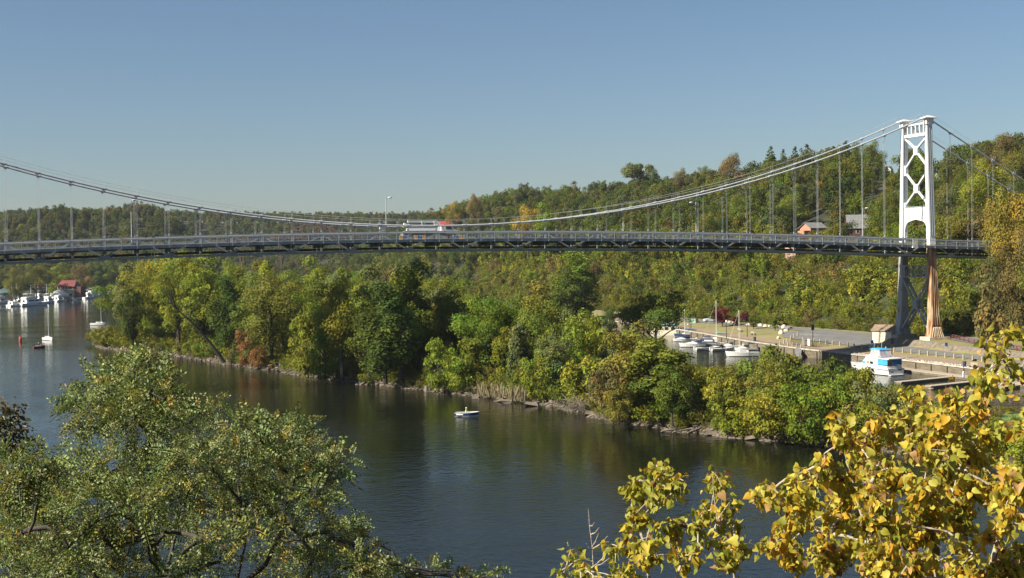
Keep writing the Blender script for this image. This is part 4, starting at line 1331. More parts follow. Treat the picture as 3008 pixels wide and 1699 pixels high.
# ------------------------------------------------------------------ boats
def hull_mb(L, B, fb, dr=.35, full=.9, rake=.06):
    rings = []
    for i in range(13):
        t = i / 12
        hb = B / 2 * (full + (1 - full) * min(1, t / .35)) * (1 - max(0, (t - .42) / .58) ** 2.3 * .985)
        x = -L / 2 + L * t
        sz = fb * (1 + .38 * t * t)
        xk = x - rake * L * max(0, t - .6) / .4
        rings.append([(x, -hb, sz), (xk + (x - xk) * .5, -hb * .86, .12), (xk, 0, -dr), (xk + (x - xk) * .5, hb * .86, .12), (x, hb, sz)])
    return MB().loft(rings)
def sailboat(label, loc, rz, L, mh, grp=None, cover='canvas', hull='gel', boom=True, furled=True, stays=True):
    t = thing('sailboat', label, 'sailboat', loc, rz, grp)
    B, fb = L * .30, .085 * L + .25
    hull_mb(L, B, fb, .5, .62, .08).build('hull', M[hull], t, smooth=False)
    MB().loft([[(-L * .18, -B * .28, fb * 1.03), (L * .2, -B * .2, fb * 1.12), (L * .2, B * .2, fb * 1.12), (-L * .18, B * .28, fb * 1.03)],
               [(-L * .17, -B * .24, fb + .45), (L * .14, -B * .15, fb + .40), (L * .14, B * .15, fb + .40), (-L * .17, B * .24, fb + .45)]]).build('cabin', M['gel'], t)
    for s in (-1, 1):
        MB().bar((-L * .12, s * B * .262, fb + .30), (L * .08, s * B * .215, fb + .30), .03, .14).build('cabin_window', M['glass'], t)
    mx = L * .08
    MB().tube([(mx, 0, fb), (mx, 0, fb + mh)], [.075, .06] if loc[1] < 350 else [.16, .13], 6).build('mast', M['white'], t)
    MB().tube([(mx, -B * .22, fb + mh * .55), (mx, B * .22, fb + mh * .55)], .03, 4).build('spreader', M['alu'], t)
    if boom:
        MB().tube([(mx, 0, fb + 1.25), (-L * .36, 0, fb + 1.15)], .05, 5).build('boom', M['alu'], t)
        MB().tube([(mx, 0, fb + 1.45), (mx - L * .06, 0, fb + 1.5), (-L * .2, 0, fb + 1.33), (-L * .37, 0, fb + 1.25)], [.13, .19, .16, .08], 7).build('sail_cover', M[cover], t)
    if stays:
        s_ = MB()
        s_.tube([(L * .49, 0, fb * 1.35), (mx, 0, fb + mh)], .012, 3)
        s_.tube([(-L * .49, 0, fb), (mx, 0, fb + mh)], .012, 3)
        s_.build('stays', M['alu'], t)
    return t
def motorboat(label, loc, rz, L, grp=None, style='cuddy', hull='gel', top=None, name='motorboat'):
    G_ = M['farhull'] if loc[1] > 350 else M['gel']
    hull = 'farhull' if loc[1] > 350 and hull == 'gel' else hull
    t = thing(name, label, 'motorboat', loc, rz, grp)
    B, fb = L * .33 if L < 10 else L * .29, .05 * L + .28
    hull_mb(L, B, fb).build('hull', M[hull], t)
    MB().bar((-L * .5, -B * .452, fb * .72), (L * .2, -B * .47, fb * .86), .03, .10).build('rub_strip', M['navy'], t)
    if style == 'cuddy':
        MB().loft([[(-L * .02, -B * .42, fb * 1.04), (L * .36, -B * .2, fb * 1.2), (L * .36, B * .2, fb * 1.2), (-L * .02, B * .42, fb * 1.04)],
                   [(L * .03, -B * .32, fb + .42), (L * .22, -B * .15, fb + .38), (L * .22, B * .15, fb + .38), (L * .03, B * .32, fb + .42)]]).build('foredeck', G_, t)
        MB().loft([[(-L * .06, -B * .41, fb + .18), (L * .10, -B * .3, fb + .42), (L * .10, B * .3, fb + .42), (-L * .06, B * .41, fb + .18)],
                   [(-L * .10, -B * .38, fb + .82), (L * .0, -B * .27, fb + .86), (L * .0, B * .27, fb + .86), (-L * .10, B * .38, fb + .82)]]).build('windscreen', M['glass'], t)
        MB().box((-L * .3, 0, fb * .97), (L * .3, B * .62, .12)).build('cockpit_seat', M['cream'], t)
        MB().box((-L * .5 - .25, 0, .55), (.4, .4, .8)).build('outdrive', M['white'], t)
        if top:
            MB().loft([[(-L * .40, -B * .42, fb + .95), (-L * .1, -B * .42, fb + 1.0), (-L * .1, B * .42, fb + 1.0), (-L * .40, B * .42, fb + .95)],
                       [(-L * .38, -B * .34, fb + 1.25), (-L * .12, -B * .34, fb + 1.3), (-L * .12, B * .34, fb + 1.3), (-L * .38, B * .34, fb + 1.25)]]).build('canvas_top', M[top], t)
    else:
        ch = 1.15 if L < 11 else 1.45
        cb = MB().loft([[(-L * .34, -B * .41, fb * 1.0), (L * .20, -B * .33, fb * 1.08), (L * .20, B * .33, fb * 1.08), (-L * .34, B * .41, fb * 1.0)],
                        [(-L * .34, -B * .38, fb + ch), (L * .08, -B * .30, fb + ch), (L * .08, B * .30, fb + ch), (-L * .34, B * .38, fb + ch)]]).build('cabin', G_, t)
        for s in (-1, 1):
            MB().bar((-L * .26, s * B * .405, fb + ch * .62), (-L * .08, s * B * .385, fb + ch * .62), .05, ch * .34).build('cabin_window', M['glass'], t)
            MB().bar((-L * .05, s * B * .378, fb + ch * .62), (L * .08, s * B * .345, fb + ch * .62), .05, ch * .34).build('cabin_window', M['glass'], t)
        MB().bar((L * .15, -B * .26, fb + ch * .58), (L * .15, B * .26, fb + ch * .58), .12, ch * .36).build('front_window', M['glass'], t)
        MB().box((-L * .345, 0, fb + ch * .5), (.06, B * .26, ch * .5)).build('aft_window', M['glass'], t)
        if style in ('fly', 'yacht'):
            MB().loft([[(-L * .36, -B * .36, fb + ch + .03), (L * .06, -B * .28, fb + ch + .03), (L * .06, B * .28, fb + ch + .03), (-L * .36, B * .36, fb + ch + .03)],
                       [(-L * .34, -B * .35, fb + ch + .72), (L * .01, -B * .27, fb + ch + .82), (L * .01, B * .27, fb + ch + .82), (-L * .34, B * .35, fb + ch + .72)]]).build('flybridge', G_, t)
            MB().box((-L * .17, 0, fb + ch + 1.9), (L * .26, B * .62, .12)).build('bimini_top', M[top or 'white'], t)
            for sx in (-L * .28, -L * .06):
                for s in (-1, 1):
                    MB().tube([(sx, s * B * .29, fb + ch + .6), (sx, s * B * .29, fb + ch + 1.85)], .03, 4).build('top_post', M['alu'], t)
        MB().tube([(-L * .1, 0, fb + ch), (-L * .12, 0, fb + ch + 2.9)], .025, 4).build('antenna', M['white'], t)
    rl = MB()
    for s in (-1, 1):
        p_ = [(L * (.1 + .39 * i / 5), s * B / 2 * (1 - max(0, (.6 + .39 * i / 5 - .42) / .58) ** 2.3 * .985) * .94, fb * (1 + .38 * (.6 + .39 * i / 5) ** 2) + .5) for i in range(6)]
        rl.tube(p_, .018, 4)
        for a in p_:
            rl.tube([(a[0], a[1], a[2] - .52), a], .015, 3)
    rl.build('bow_rail', M['alu'], t)
    return t

# people: one continuous skinned body, dressed by height
def person_mesh(name, joints, bones, rad, dress, mats):
    me = bpy.data.meshes.new('body_cage')
    me.from_pydata(joints, bones, [])
    o = bpy.data.objects.new('body_cage', me)
    col.objects.link(o)
    o.modifiers.new('skin', 'SKIN')
    o.modifiers.new('smooth', 'SUBSURF').levels = 1
    for i, r_ in enumerate(rad):
        rr = r_ if hasattr(r_, '__len__') else (r_, r_)
        me.skin_vertices[0].data[i].radius = rr
    me.skin_vertices[0].data[0].use_root = True
    dg = bpy.context.evaluated_depsgraph_get()
    ev = o.evaluated_get(dg)
    out = bpy.data.meshes.new_from_object(ev)
    bpy.data.objects.remove(o)
    out.name = name
    out.materials.clear()
    for m in mats:
        out.materials.append(m)
    for p_ in out.polygons:
        p_.material_index = dress(p_.center)
        p_.use_smooth = True
    return out
SIT_J = [(0, 0, .10), (0, 0, .32), (.02, 0, .52), (.03, 0, .64), (.05, 0, .76), (.05, 0, .84), (0, .19, .57), (.14, .24, .36), (.34, .12, .34), (.43, .10, .34), (0, -.19, .57), (.14, -.24, .36), (.34, -.12, .34), (.43, -.10, .34),
         (.05, .10, .08), (.44, .12, .16), (.46, .12, -.26), (.62, .12, -.29), (.05, -.10, .08), (.44, -.12, .16), (.46, -.12, -.26), (.62, -.12, -.29)]
SIT_B = [(0, 1), (1, 2), (2, 3), (3, 4), (4, 5), (2, 6), (6, 7), (7, 8), (8, 9), (2, 10), (10, 11), (11, 12), (12, 13), (0, 14), (14, 15), (15, 16), (16, 17), (0, 18), (18, 19), (19, 20), (20, 21)]
SIT_R = [(.15, .13), (.16, .12), (.16, .11), .055, .095, .08, .065, .05, .04, .035, .065, .05, .04, .035, .085, .065, .045, .04, .085, .065, .045, .04]
def sit_dress(c):
    if c[2] > .66:
        return 0
    if c[0] > .30 and abs(c[1]) < .2 and c[2] > .27:
        return 0
    return 1 if c[2] > .17 else 2
STAND_J = [(0, 0, .95), (0, 0, 1.18), (0, 0, 1.40), (0, 0, 1.50), (.02, 0, 1.62), (.02, 0, 1.70), (0, .20, 1.40), (.02, .26, 1.14), (.08, .24, .90), (.10, .24, .80), (0, -.20, 1.40), (.02, -.26, 1.14), (.08, -.24, .90), (.10, -.24, .80),
           (0, .10, .88), (.02, .11, .48), (0, .11, .07), (.14, .12, .04), (0, -.10, .88), (.02, -.11, .48), (0, -.11, .07), (.14, -.12, .04)]
STAND_R = [(.15, .11), (.15, .11), (.17, .10), .055, .095, .08, .065, .05, .04, .04, .065, .05, .04, .04, .085, .06, .045, .04, .085, .06, .045, .04]
def stand_dress(c):
    if c[2] > 1.47:
        return 0
    if abs(c[1]) > .2 and c[2] < 1.0:
        return 0
    return 1 if c[2] > .94 else 2 if c[2] > .45 else 3
def person(label, loc, rz, pose, shirt, legs, hat=None, parent_group=None):
    if pose == 'sit':
        me = person_mesh('person', SIT_J, SIT_B, SIT_R, sit_dress, [M['skin'], M[shirt], M[legs]])
        hz = (.05, .84)
    else:
        me = person_mesh('person', STAND_J, SIT_B, STAND_R, stand_dress, [M['skin'], M[shirt], M[legs], M['skin'] if legs == 'redcloth' else M[legs]])
        hz = (.02, 1.70)
    o = tag(ob('person', me, None, loc, rz), label, 'person', parent_group)
    if hat:
        MB().ball((hz[0], 0, hz[1] + .02), (.115, .105, .09), n=10, m=5).box((hz[0] + .12, 0, hz[1] - .0), (.12, .15, .02)).build('cap', M[hat], o, smooth=True)
    else:
        MB().ball((hz[0] - .015, 0, hz[1] + .015), (.10, .10, .085), n=10, m=5).build('hair', M['bark'], o, smooth=True)
    return o

# the angler's skiff
g = G(1372, 1224, 0)
sk = thing('fishing_boat', 'small blue and white fishing boat alone on the creek with an angler', 'boat', (g[0], g[1], 0.02), -0.42)
L, B = 3.5, 1.4
rg_ = []
for i in range(11):
    t = i / 10
    hb = B / 2 * (.88 + .12 * min(1, t / .4)) * (1 - max(0, (t - .5) / .5) ** 2.4 * .97)
    x = -L / 2 + L * t
    sz = .52 + .16 * t * t
    rg_.append((x, hb, sz))
def skin_band(f0, f1, k0, k1):
    mb = MB()
    for s in (-1, 1):
        v = [(x - .12 * t_ * (1 - f0), s * hb * k0, -.12 + (sz + .12) * f0) for (x, hb, sz), t_ in zip(rg_, np.linspace(0, 1, 11))]
        w = [(x - .12 * t_ * (1 - f1), s * hb * k1, -.12 + (sz + .12) * f1) for (x, hb, sz), t_ in zip(rg_, np.linspace(0, 1, 11))]
        mb.add(v + w, [((i, i + 1, i + 12, i + 11) if s > 0 else (i + 1, i, i + 11, i + 12)) for i in range(10)])
    return mb
skin_band(0, .42, .62, .84).build('bottom', M['gel'], sk)
hu = skin_band(.42, .93, .84, .98)
hu.add([(rg_[0][0], -rg_[0][1] * .98, .45), (rg_[0][0], rg_[0][1] * .98, .45), (rg_[0][0], rg_[0][1] * .62, -.12), (rg_[0][0], -rg_[0][1] * .62, -.12)], [(0, 1, 2, 3)])
hu.build('hull', M['hullblue'], sk)
fl = MB()
fl.add([(x, -hb * .7, .06) for x, hb, sz in rg_] + [(x, hb * .7, .06) for x, hb, sz in rg_], [(i, i + 1, i + 12, i + 11) for i in range(10)])
fl.build('floor', M['gel'], sk)
for s in (-1, 1):
    MB().tube([(x, s * hb, sz) for x, hb, sz in rg_], .045, 5).build('gunwale', M['gel'], sk)
MB().prism([(.55, -.50), (1.1, -.40), (1.62, -.08), (1.62, .08), (1.1, .40), (.55, .50)], .56, .64, 'z').build('foredeck', M['gel'], sk)
for x in (-1.15, -.15):
    MB().box((x, 0, .33), (.28, 1.1, .05)).build('thwart', M['wood'], sk)
MB().box((-1.86, 0, .62), (.26, .24, .34), taper=.8).box((-1.84, 0, .2), (.1, .1, .7)).build('outboard_motor', M['black'], sk)
MB().box((-1.0, -.62, .36), (1.0, .05, .22)).build('fender_board', M['whitecloth'], sk)
ga = np.array([math.cos(-.42), math.sin(-.42)])
person('person in lime shirt and white cap sitting in the small blue fishing boat', (g[0] - .15 * ga[0], g[1] - .15 * ga[1], .40), -.42, 'sit', 'lime', 'denim', 'whitecloth')
rod = MB().tube([(0, 0, 0), (1.6, -.5, 1.0)], [.02, .008], 5)
tag(rod.build('fishing_rod', M['black'], None, (g[0] + .3 * ga[0], g[1] + .3 * ga[1], .72), -.42), "thin fishing rod held by the angler in the blue boat", 'fishing rod')

# left: moored sailboats, buoy and a small maroon launch
g = G(141, 1000, 0)
sailboat('white moored sailboat seen end on in open water left of the island tip', (g[0], g[1], 0), -1.15, 6.2, 7.2, None, 'whitecloth', 'gel', False)
g = G(293, 956, 0)
sailboat('white sailboat moored just behind the island tip', (g[0], g[1], 0), -.4, 7.0, 8.8, None, 'whitecloth', 'gel', False)
g = G(60, 1003, 0)
bu = thing('channel_buoy', 'red nun buoy floating in the open channel', 'buoy', (g[0], g[1], 0))
MB().tube([(0, 0, -.3), (0, 0, .75)], [.42, .45], 10).build('float', M['redbuoy'], bu)
MB().tube([(0, 0, .76), (0, 0, 1.55)], [.43, .16], 10).build('cone', M['redbuoy'], bu)
g = G(116, 1022, 0)
la = thing('launch', 'small maroon launch with one person near the channel buoy', 'boat', (g[0], g[1], 0), .25)
hull_mb(3.2, 1.35, .42, .2).build('hull', M['maroon'], la)
MB().box((-.3, 0, .5), (1.9, 1.0, .08)).build('seat', M['cream'], la)
MB().box((-1.45, 0, .75), (.3, .3, .5)).build('outboard_motor', M['black'], la)
MB().box((.55, 0, .66), (.4, .7, .4)).build('console', M['slate'], la)
person('person in dark jacket and white cap riding the small maroon launch', (g[0] - .3, g[1] - .1, .55), .25, 'sit', 'denim', 'denim', 'whitecloth')

# the far marina, boat by boat: px, waterline py, kind, length, heading, label
FM = 'boats of the far marina'
for px, py, kd, L, rz, lab, kw in (
    (99, 899, 'yacht', 15.5, .72, 'largest white motor yacht of the far marina with dark side windows', {}),
    (42, 901, 'cabin', 8.5, 1.0, 'white cabin cruiser with dark window left of the large motor yacht', {}),
    (8, 893, 'fly', 11.0, .95, 'white flybridge cruiser cut by the left edge of the picture', {}),
    (30, 882, 'cuddy', 8.5, .7, 'white open boat with canvas top behind the cabin cruiser', dict(top='whitecloth')),
    (146, 891, 'fly', 8.5, 1.05, 'cream trimmed cabin boat right of the large motor yacht', dict(top='cream')),
    (174, 887, 'fly', 8.4, 1.1, 'white pilothouse boat below the covered boat on land', {}),
    (203, 883, 'fly', 8.2, 1.1, 'white fishing boat with cream hardtop below the boathouse', dict(top='cream')),
    (231, 880, 'fly', 7.6, 1.1, 'white boat with dark cabin front of the boathouse corner', {}),
    (262, 878, 'fly', 10, 1.05, 'tall white flybridge boat with blue grey side near the boathouse shed', {}),
    (277, 871, 'fly', 9.0, .7, 'white sportfisher with tower behind the tall flybridge boat', {}),
    (20, 872, 'fly', 9.5, .6, 'white flybridge boat in the second row at far left', {})):
    g = G(px, py, 0)
    motorboat(lab, (g[0], g[1] + L * .3, 0), rz, L, FM, kd, 'gel', kw.get('top')).scale = (1.28, 1.32, 1.5)
for px, py, L, mh, rz, lab, cv in (
    (62, 880, 9.5, 12.5, .9, 'sailboat with tallest mast and blue sail cover left of the motor yacht', 'canvas'),
    (46, 877, 8.5, 9.5, .8, 'sailboat with bare mast two left of the tallest mast', 'whitecloth'),
    (32, 876, 8.5, 11.0, .8, 'sailboat with thin tall mast near the left edge', 'whitecloth'),
    (13, 876, 7.5, 7.5, .8, 'sailboat with short mast at the left edge of the far marina', 'navy'),
    (135, 876, 8.0, 9.5, .8, 'sailboat behind the large motor yacht, mast just right of it', 'whitecloth'),
    (300, 869, 10.0, 9.5, .15, 'white sailboat broadside with cream cabin at the right of the far marina', 'whitecloth'),
    (287, 869, 8.0, 9.0, .8, 'sailboat behind the broadside sailboat, mast at its left', 'whitecloth'),
    (324, 866, 8.0, 8.0, .4, 'farthest sailboat beside the trees right of the marina', 'whitecloth'),
    (89, 874, 7.0, 7.5, .8, 'sailboat mast rising behind the stern of the large motor yacht', 'navy'), (110, 872, 7.0, 8.0, .8, 'sailboat mast over the flybridge of the large motor yacht', 'whitecloth'), (170, 874, 7.5, 9.0, .9, 'sailboat mast left of the covered boat on land', 'navy'), (247, 872, 8.0, 9.5, .9, 'sailboat with mast before the dark side shed of the boathouse', 'whitecloth')):
    g = G(px, py, 0)
    sailboat(lab, (g[0], g[1] + L * .3, 0), rz, L, mh, FM, cv)
for i, (px, py, L, kd) in enumerate(((60, 886, 8, 'cabin'), (118, 882, 8, 'fly'), (160, 879, 7.5, 'fly'), (188, 876, 8, 'cabin'), (217, 874, 8, 'fly'), (246, 871, 8, 'cabin'), (290, 864, 8, 'fly'), (308, 868, 8, 'cabin'))):
    g = G(px, py, 0)
    motorboat('white boat in the second row of the far marina, ' + ('leftmost' if i == 0 else 'rightmost' if i == 7 else ORD[i] + ' from left'), (g[0], g[1] + L * .2, 0), 1.0 + .05 * (i % 3), L, FM, 'fly').scale = (1.28, 1.32, 1.6)
q = D(180, 862, 880)
bh.scale = (.86, .86, .9)
cbt = thing('covered_boat', 'boat shrink wrapped in white standing on land before the boathouse', 'boat', (q[0], q[1], 2.6), -.25, FM)
MB().loft([[(x, -w, 1.0), (x, w, 1.0), (x, w * .9, 1.0 + h * .6), (x, 0, 1.0 + h), (x, -w * .9, 1.0 + h * .6)] for x, w, h in ((-4.6, 1.3, 2.2), (-2, 1.5, 3.1), (1, 1.4, 2.9), (2.4, 1.2, 1.7), (4.7, .15, .5))]).build('wrap', M['whitecloth'], cbt)
hull_mb(9.4, 2.9, 1.0).build('hull', M['cream'], cbt)
for x in (-2.5, 2.0):
    MB().box((x, 0, -.5), (.4, 2.2, 1.2)).build('stand', M['wood'], cbt)
for i, (px, py, L) in enumerate(((338, 845, 6), (352, 848, 6.5), (366, 846, 6), (380, 850, 6))):
    q = D(px, py, 960)
    motorboat('small white boat laid up by the shore right of the far marina, ' + ('leftmost of four', 'second from left', 'third from left', 'rightmost of four')[i], (q[0], q[1], float(land(q[0], q[1])) + .4), .5 + .4 * i, L, FM, 'cuddy')
g = G(16, 911, 0)
dk = thing('floating_dock', 'low grey floating dock at the left edge below the cabin cruiser', 'dock', (g[0] - 2, g[1], .3), .12)
MB().box((0, 0, 0), (9, 1.6, .4)).build('deck', M['wood'], dk)
for x in (-3, 3.2):
    MB().tube([(x, .95, -1), (x, .95, 1.6)], .14, 8).build('pile', M['wood'], dk)

# the near marina behind the island
NM = 'boats moored along the park quay'
def at(px, py, dy=0.0):
    g = G(px, py, 0)
    return (g[0], g[1] + dy, 0)
motorboat('long white express cruiser with dark windscreen, bow left, in mid marina', at(2050, 1019), 2.92, 9.6, NM, 'cuddy', 'gel', 'navy')
motorboat('white outboard boat with navy canvas top, stern left, before the express cruiser', at(2083, 1029), -.15, 6.8, NM, 'cuddy', 'gel', 'navy')
motorboat('small white runabout behind the bush in the marina', at(2122, 1031), -.1, 5.6, NM, 'cuddy', 'gel')
sailboat('white motor sailer with blue bag at its mast foot, bow left', at(2180, 1047), 2.85, 7.6, 9.4, NM, 'canvas', 'gel', False)
bx = bpy.data.objects['sailboat'] if False else None
motorboat('white cuddy boat half hidden behind the express cruiser bow', at(2010, 1003), 3.0, 6.4, NM, 'cuddy', 'gel')
sailboat('sailboat with green boom cover and tall mast by the quay', at(2112, 1006), 2.75, 8.2, 9.9, NM, 'green_canvas', 'gel')
sailboat('dark blue sailboat with navy sail cover nearest the houseboat', at(2018, 992), 2.8, 7.2, 7.0, NM, 'canvas', 'hullblue')
motorboat('small boat under bright blue canvas beside the houseboat', at(1992, 984), 2.9, 5.8, NM, 'cuddy', 'gel', 'canvas')
motorboat('small white bowrider tied up left of the navy topped boat', at(2062, 1010), 2.9, 5.6, NM, 'cuddy', 'gel', 'navy')
motorboat('white runabout with cream seats right of the tall mast, near the quay', at(2148, 1022), 2.8, 5.4, NM, 'cuddy', 'gel')
motorboat('little white boat under navy cover close to the quay by the motor sailer', at(2190, 1030), 2.9, 5.4, NM, 'cuddy', 'gel', 'navy')
hb_ = thing('houseboat', 'cream two storey houseboat with teal trim behind the lone spreading tree', 'houseboat', at(1955, 985), 2.75, NM)
MB().box((0, 0, .35), (8.5, 3.4, .9)).build('hull', M['cream'], hb_)
MB().box((.3, 0, 1.85), (6.4, 3.0, 2.1)).build('cabin', M['cream'], hb_)
for x in (-2.0, -.2, 1.7):
    for s in (-1, 1):
        MB().box((x, s * 1.52, 2.0), (1.0, .06, .8)).build('window', M['glass'], hb_)
MB().box((.1, 0, 3.0), (8.4, 3.5, .16)).build('roof', M['teal'], hb_)
MB().box((-1.2, 0, 3.55), (2.6, 2.2, .9)).build('upper_cabin', M['gel'], hb_)
for x in (-3.9, 3.9):
    for s in (-1, 1):
        MB().tube([(x, s * 1.6, .8), (x, s * 1.6, 2.95)], .04, 4).build('roof_post', M['white'], hb_)
rl = MB()
for s in (-1, 1):
    rl.tube([(.4, s * 1.7, 3.9), (4.2, s * 1.7, 3.9)], .03, 4)
    for x in (.4, 1.7, 3.0, 4.2):
        rl.tube([(x, s * 1.7, 3.08), (x, s * 1.7, 3.9)], .02, 4)
rl.build('roof_rail', M['white'], hb_)

# the white cruiser with blue canvas
CL = 11.6
cr = thing('cabin_cruiser', 'large white cabin cruiser with blue canvas moored at the finger dock', 'motorboat', (79.0, -22.2, 0), 1.70, NM)
cr.scale = (1.10, 1.04, .90)
hull_mb(CL, 4.0, 1.45, .5, .94, .10).build('hull', M['gel'], cr)
for s in (-1, 1):
    MB().tube([(-5.75, s * 1.9, 1.18), (-2, s * 1.98, 1.28), (1, s * 1.85, 1.42), (3.6, s * 1.12, 1.72), (5.3, s * .3, 1.95)], .045, 5).build('rub_rail', M['slate'], cr)
    for x in (-2.2, 2.4):
        MB().ball((x, s * 1.95, .85), (.16, .16, .3), n=8, m=4).build('fender', M['navy'], cr)
MB().box((-5.95, 0, .12), (.55, 3.3, .14)).build('swim_platform', M['gel'], cr)
MB().box((-5.83, -.8, 1.15), (.04, .8, .22)).build('transom_vent', M['black'], cr)
MB().box((-5.83, .9, .75), (.04, .5, .16)).build('exhaust', M['black'], cr)
MB().loft([[(-5.4, -1.7, 1.47), (2.6, -1.35, 1.62), (2.6, 1.35, 1.62), (-5.4, 1.7, 1.47)], [(-5.3, -1.62, 1.95), (1.6, -1.2, 2.05), (1.6, 1.2, 2.05), (-5.3, 1.62, 1.95)]]).build('trunk_cabin', M['gel'], cr)
sl2 = MB().loft([[(-3.0, -1.68, 1.96), (1.7, -1.25, 2.06), (1.7, 1.25, 2.06), (-3.0, 1.68, 1.96)], [(-3.0, -1.55, 3.25), (.6, -1.12, 3.35), (.6, 1.12, 3.35), (-3.0, 1.55, 3.25)]]).build('saloon', M['gel'], cr)
for s in (-1, 1):
    MB().bar((-1.7, s * 1.60, 2.42), (-.9, s * 1.52, 2.42), .06, .52).build('side_window', M['glass'], cr)
    MB().bar((-.6, s * 1.47, 2.42), (.15, s * 1.39, 2.42), .06, .52).build('side_window', M['brick'], cr)
    MB().bar((.55, s * 1.36, 2.36), (1.35, s * 1.28, 2.30), .06, .5).build('window_cover', M['sky_canvas'], cr)
    MB().box((-4.2, s * 1.63, 2.72), (2.4, .05, 1.15)).build('blue_curtain', M['sky_canvas'], cr)
MB().bar((1.25, -1.0, 2.65), (1.25, 1.0, 2.65), .1, .75).build('windscreen', M['canvas'], cr)
MB().box((-5.42, -.45, 2.72), (.05, 2.3, 1.15)).build('blue_curtain', M['canvas'], cr)
MB().box((-5.42, 1.15, 2.72), (.05, .85, 1.1)).build('aft_window', M['glass'], cr)
MB().loft([[(-5.9, -1.85, 3.32), (.3, -1.45, 3.42), (.3, 1.45, 3.42), (-5.9, 1.85, 3.32)], [(-5.9, -1.85, 3.5), (.2, -1.42, 3.62), (.2, 1.42, 3.62), (-5.9, 1.85, 3.5)]]).build('flybridge_deck', M['gel'], cr)
MB().loft([[(-2.7, -1.42, 3.62), (.1, -1.22, 3.62), (.1, 1.22, 3.62), (-2.7, 1.42, 3.62)], [(-2.6, -1.34, 4.15), (-.45, -1.08, 4.1), (-.45, 1.08, 4.1), (-2.6, 1.34, 4.15)]]).build('flybridge', M['gel'], cr)
MB().loft([[(-3.5, -1.35, 3.64), (-.5, -1.1, 4.1), (-.5, 1.1, 4.1), (-3.5, 1.35, 3.64)], [(-2.9, -1.15, 5.05), (-.65, -1.05, 5.1), (-.65, 1.05, 5.1), (-2.9, 1.15, 5.05)]]).build('vinyl_enclosure', M['vinyl'], cr)
for s in (-1, 1):
    MB().tube([(-2.4, s * 1.30, 3.6), (-2.1, s * 1.25, 4.6), (-1.7, s * 1.12, 5.1)], .09, 6).build('enclosure_bow', M['gel'], cr)
MB().loft([[(-3.0, -1.2, 5.07), (-.3, -1.1, 5.12), (-.3, 1.1, 5.12), (-3.0, 1.2, 5.07)], [(-2.7, -.9, 5.36), (-.7, -.85, 5.38), (-.7, .85, 5.38), (-2.7, .9, 5.36)]]).build('bimini_top', M['sky_canvas'], cr)
for y in (-.9, .8):
    MB().tube([(-1.2, y, 5.3), (-1.3, y, 7.0)], .03, 4).build('antenna', M['white'], cr)
rl = MB()
pts_ = [(5.6, 0, 2.75), (4.6, .62, 2.6), (3.2, 1.22, 2.4), (1.6, 1.62, 2.2), (.4, 1.78, 2.05)]
for s in (-1, 1):
    pl = [(a, s * b, c) for a, b, c in pts_]
    rl.tube(pl, .025, 4)
    for a in pl:
        rl.tube([(a[0], a[1], a[2] - .7), a], .02, 4)
rl.build('bow_rail', M['alu'], cr)
fg = MB().add([(-5.95, .9, 2.4), (-6.1, .95, 2.9), (-6.3, 1.2, 2.5), (-6.1, 1.1, 2.2)], [(0, 1, 2, 3), (3, 2, 1, 0)])
fg.build('flag', M['redcloth'], cr)

# floating docks
def dock(label, a, b, w, grp):
    a, b = np.array(a, float), np.array(b, float)
    c = (a + b) / 2
    Ld = np.linalg.norm(b - a)
    rz = math.atan2(b[1] - a[1], b[0] - a[0])
    t = thing('floating_dock', label, 'dock', (c[0], c[1], .3), rz, grp)
    n = max(3, int(Ld / 1.2))
    for i in range(n):
        MB().box((0, 0, 0), (Ld / n - .04, w, .12)).build('deck_plank', M['wood'], t, (-Ld / 2 + (i + .5) * Ld / n, 0, .08))
    MB().box((0, 0, -.18), (Ld, w * .96, .4)).build('float', M['quay'], t)
    return t
FD = 'floating docks below the quay'
dock('finger dock beside the stern of the white cruiser', (70.6, -42.6), (84.6, -38.4), 1.5, FD)
dock('middle finger dock with a brown pile, right of the cruiser', (70.4, -51.2), (84.4, -46.6), 1.5, FD)
dock('finger dock farthest right, half behind the yellow leaves', (72.4, -60.0), (84.4, -56.0), 1.5, FD)
dock('long main floating dock running under the quay wall', (86.9, -66), (86.9, -16), 2.6, FD)
for i, (x, y, z) in enumerate(((85.5, -40.6, 1.0), (85.4, -44.4, 1.0), (85.4, -49.6, 1.0), (85.3, -53.4, 1.0), (88.3, -46.5, 1.3))):
    pd = thing('dock_pedestal', 'white power pedestal on the main floating dock, ' + ('nearest the cruiser', 'second from the cruiser', 'third from the cruiser', 'farthest from the cruiser', 'standing by the quay wall')[i], 'pedestal', (x, y, .42), 0, 'dock pedestals')
    MB().box((0, 0, .4), (.28, .28, .8)).build('post', M['white'], pd)
    MB().ball((0, 0, .92), .16, n=8, m=4).build('lamp', M['white'], pd)
pl_ = thing('mooring_pile', 'thick reddish brown pile standing in the water before the middle finger dock', 'pile', (70.2, -52.6, -1))
MB().tube([(0, 0, -1.5), (0, 0, 1.1)], .42, 12).build('shaft', mat('rusty_pile', (.20, .085, .05), .85, .25, 1.5), pl_)
MB().tube([(0, 0, 1.11), (0, 0, 1.2)], .46, 12).build('pile_cap', M['wood'], pl_)
gw = thing('gangway', 'sloping metal gangway from the fenced landing down to the dock', 'gangway', (88.8, 20.0, 0))
MB().bar((0.3, 2.2, 1.9), (-5.2, -6.5, .6), 1.3, .16).build('walk', M['slate'], gw)
for s in (-.6, .6):
    MB().tube([(.3 + s, 2.2, 2.9), (-5.2 + s, -6.5, 1.6)], .035, 4).build('hand_rail', M['alu'], gw)

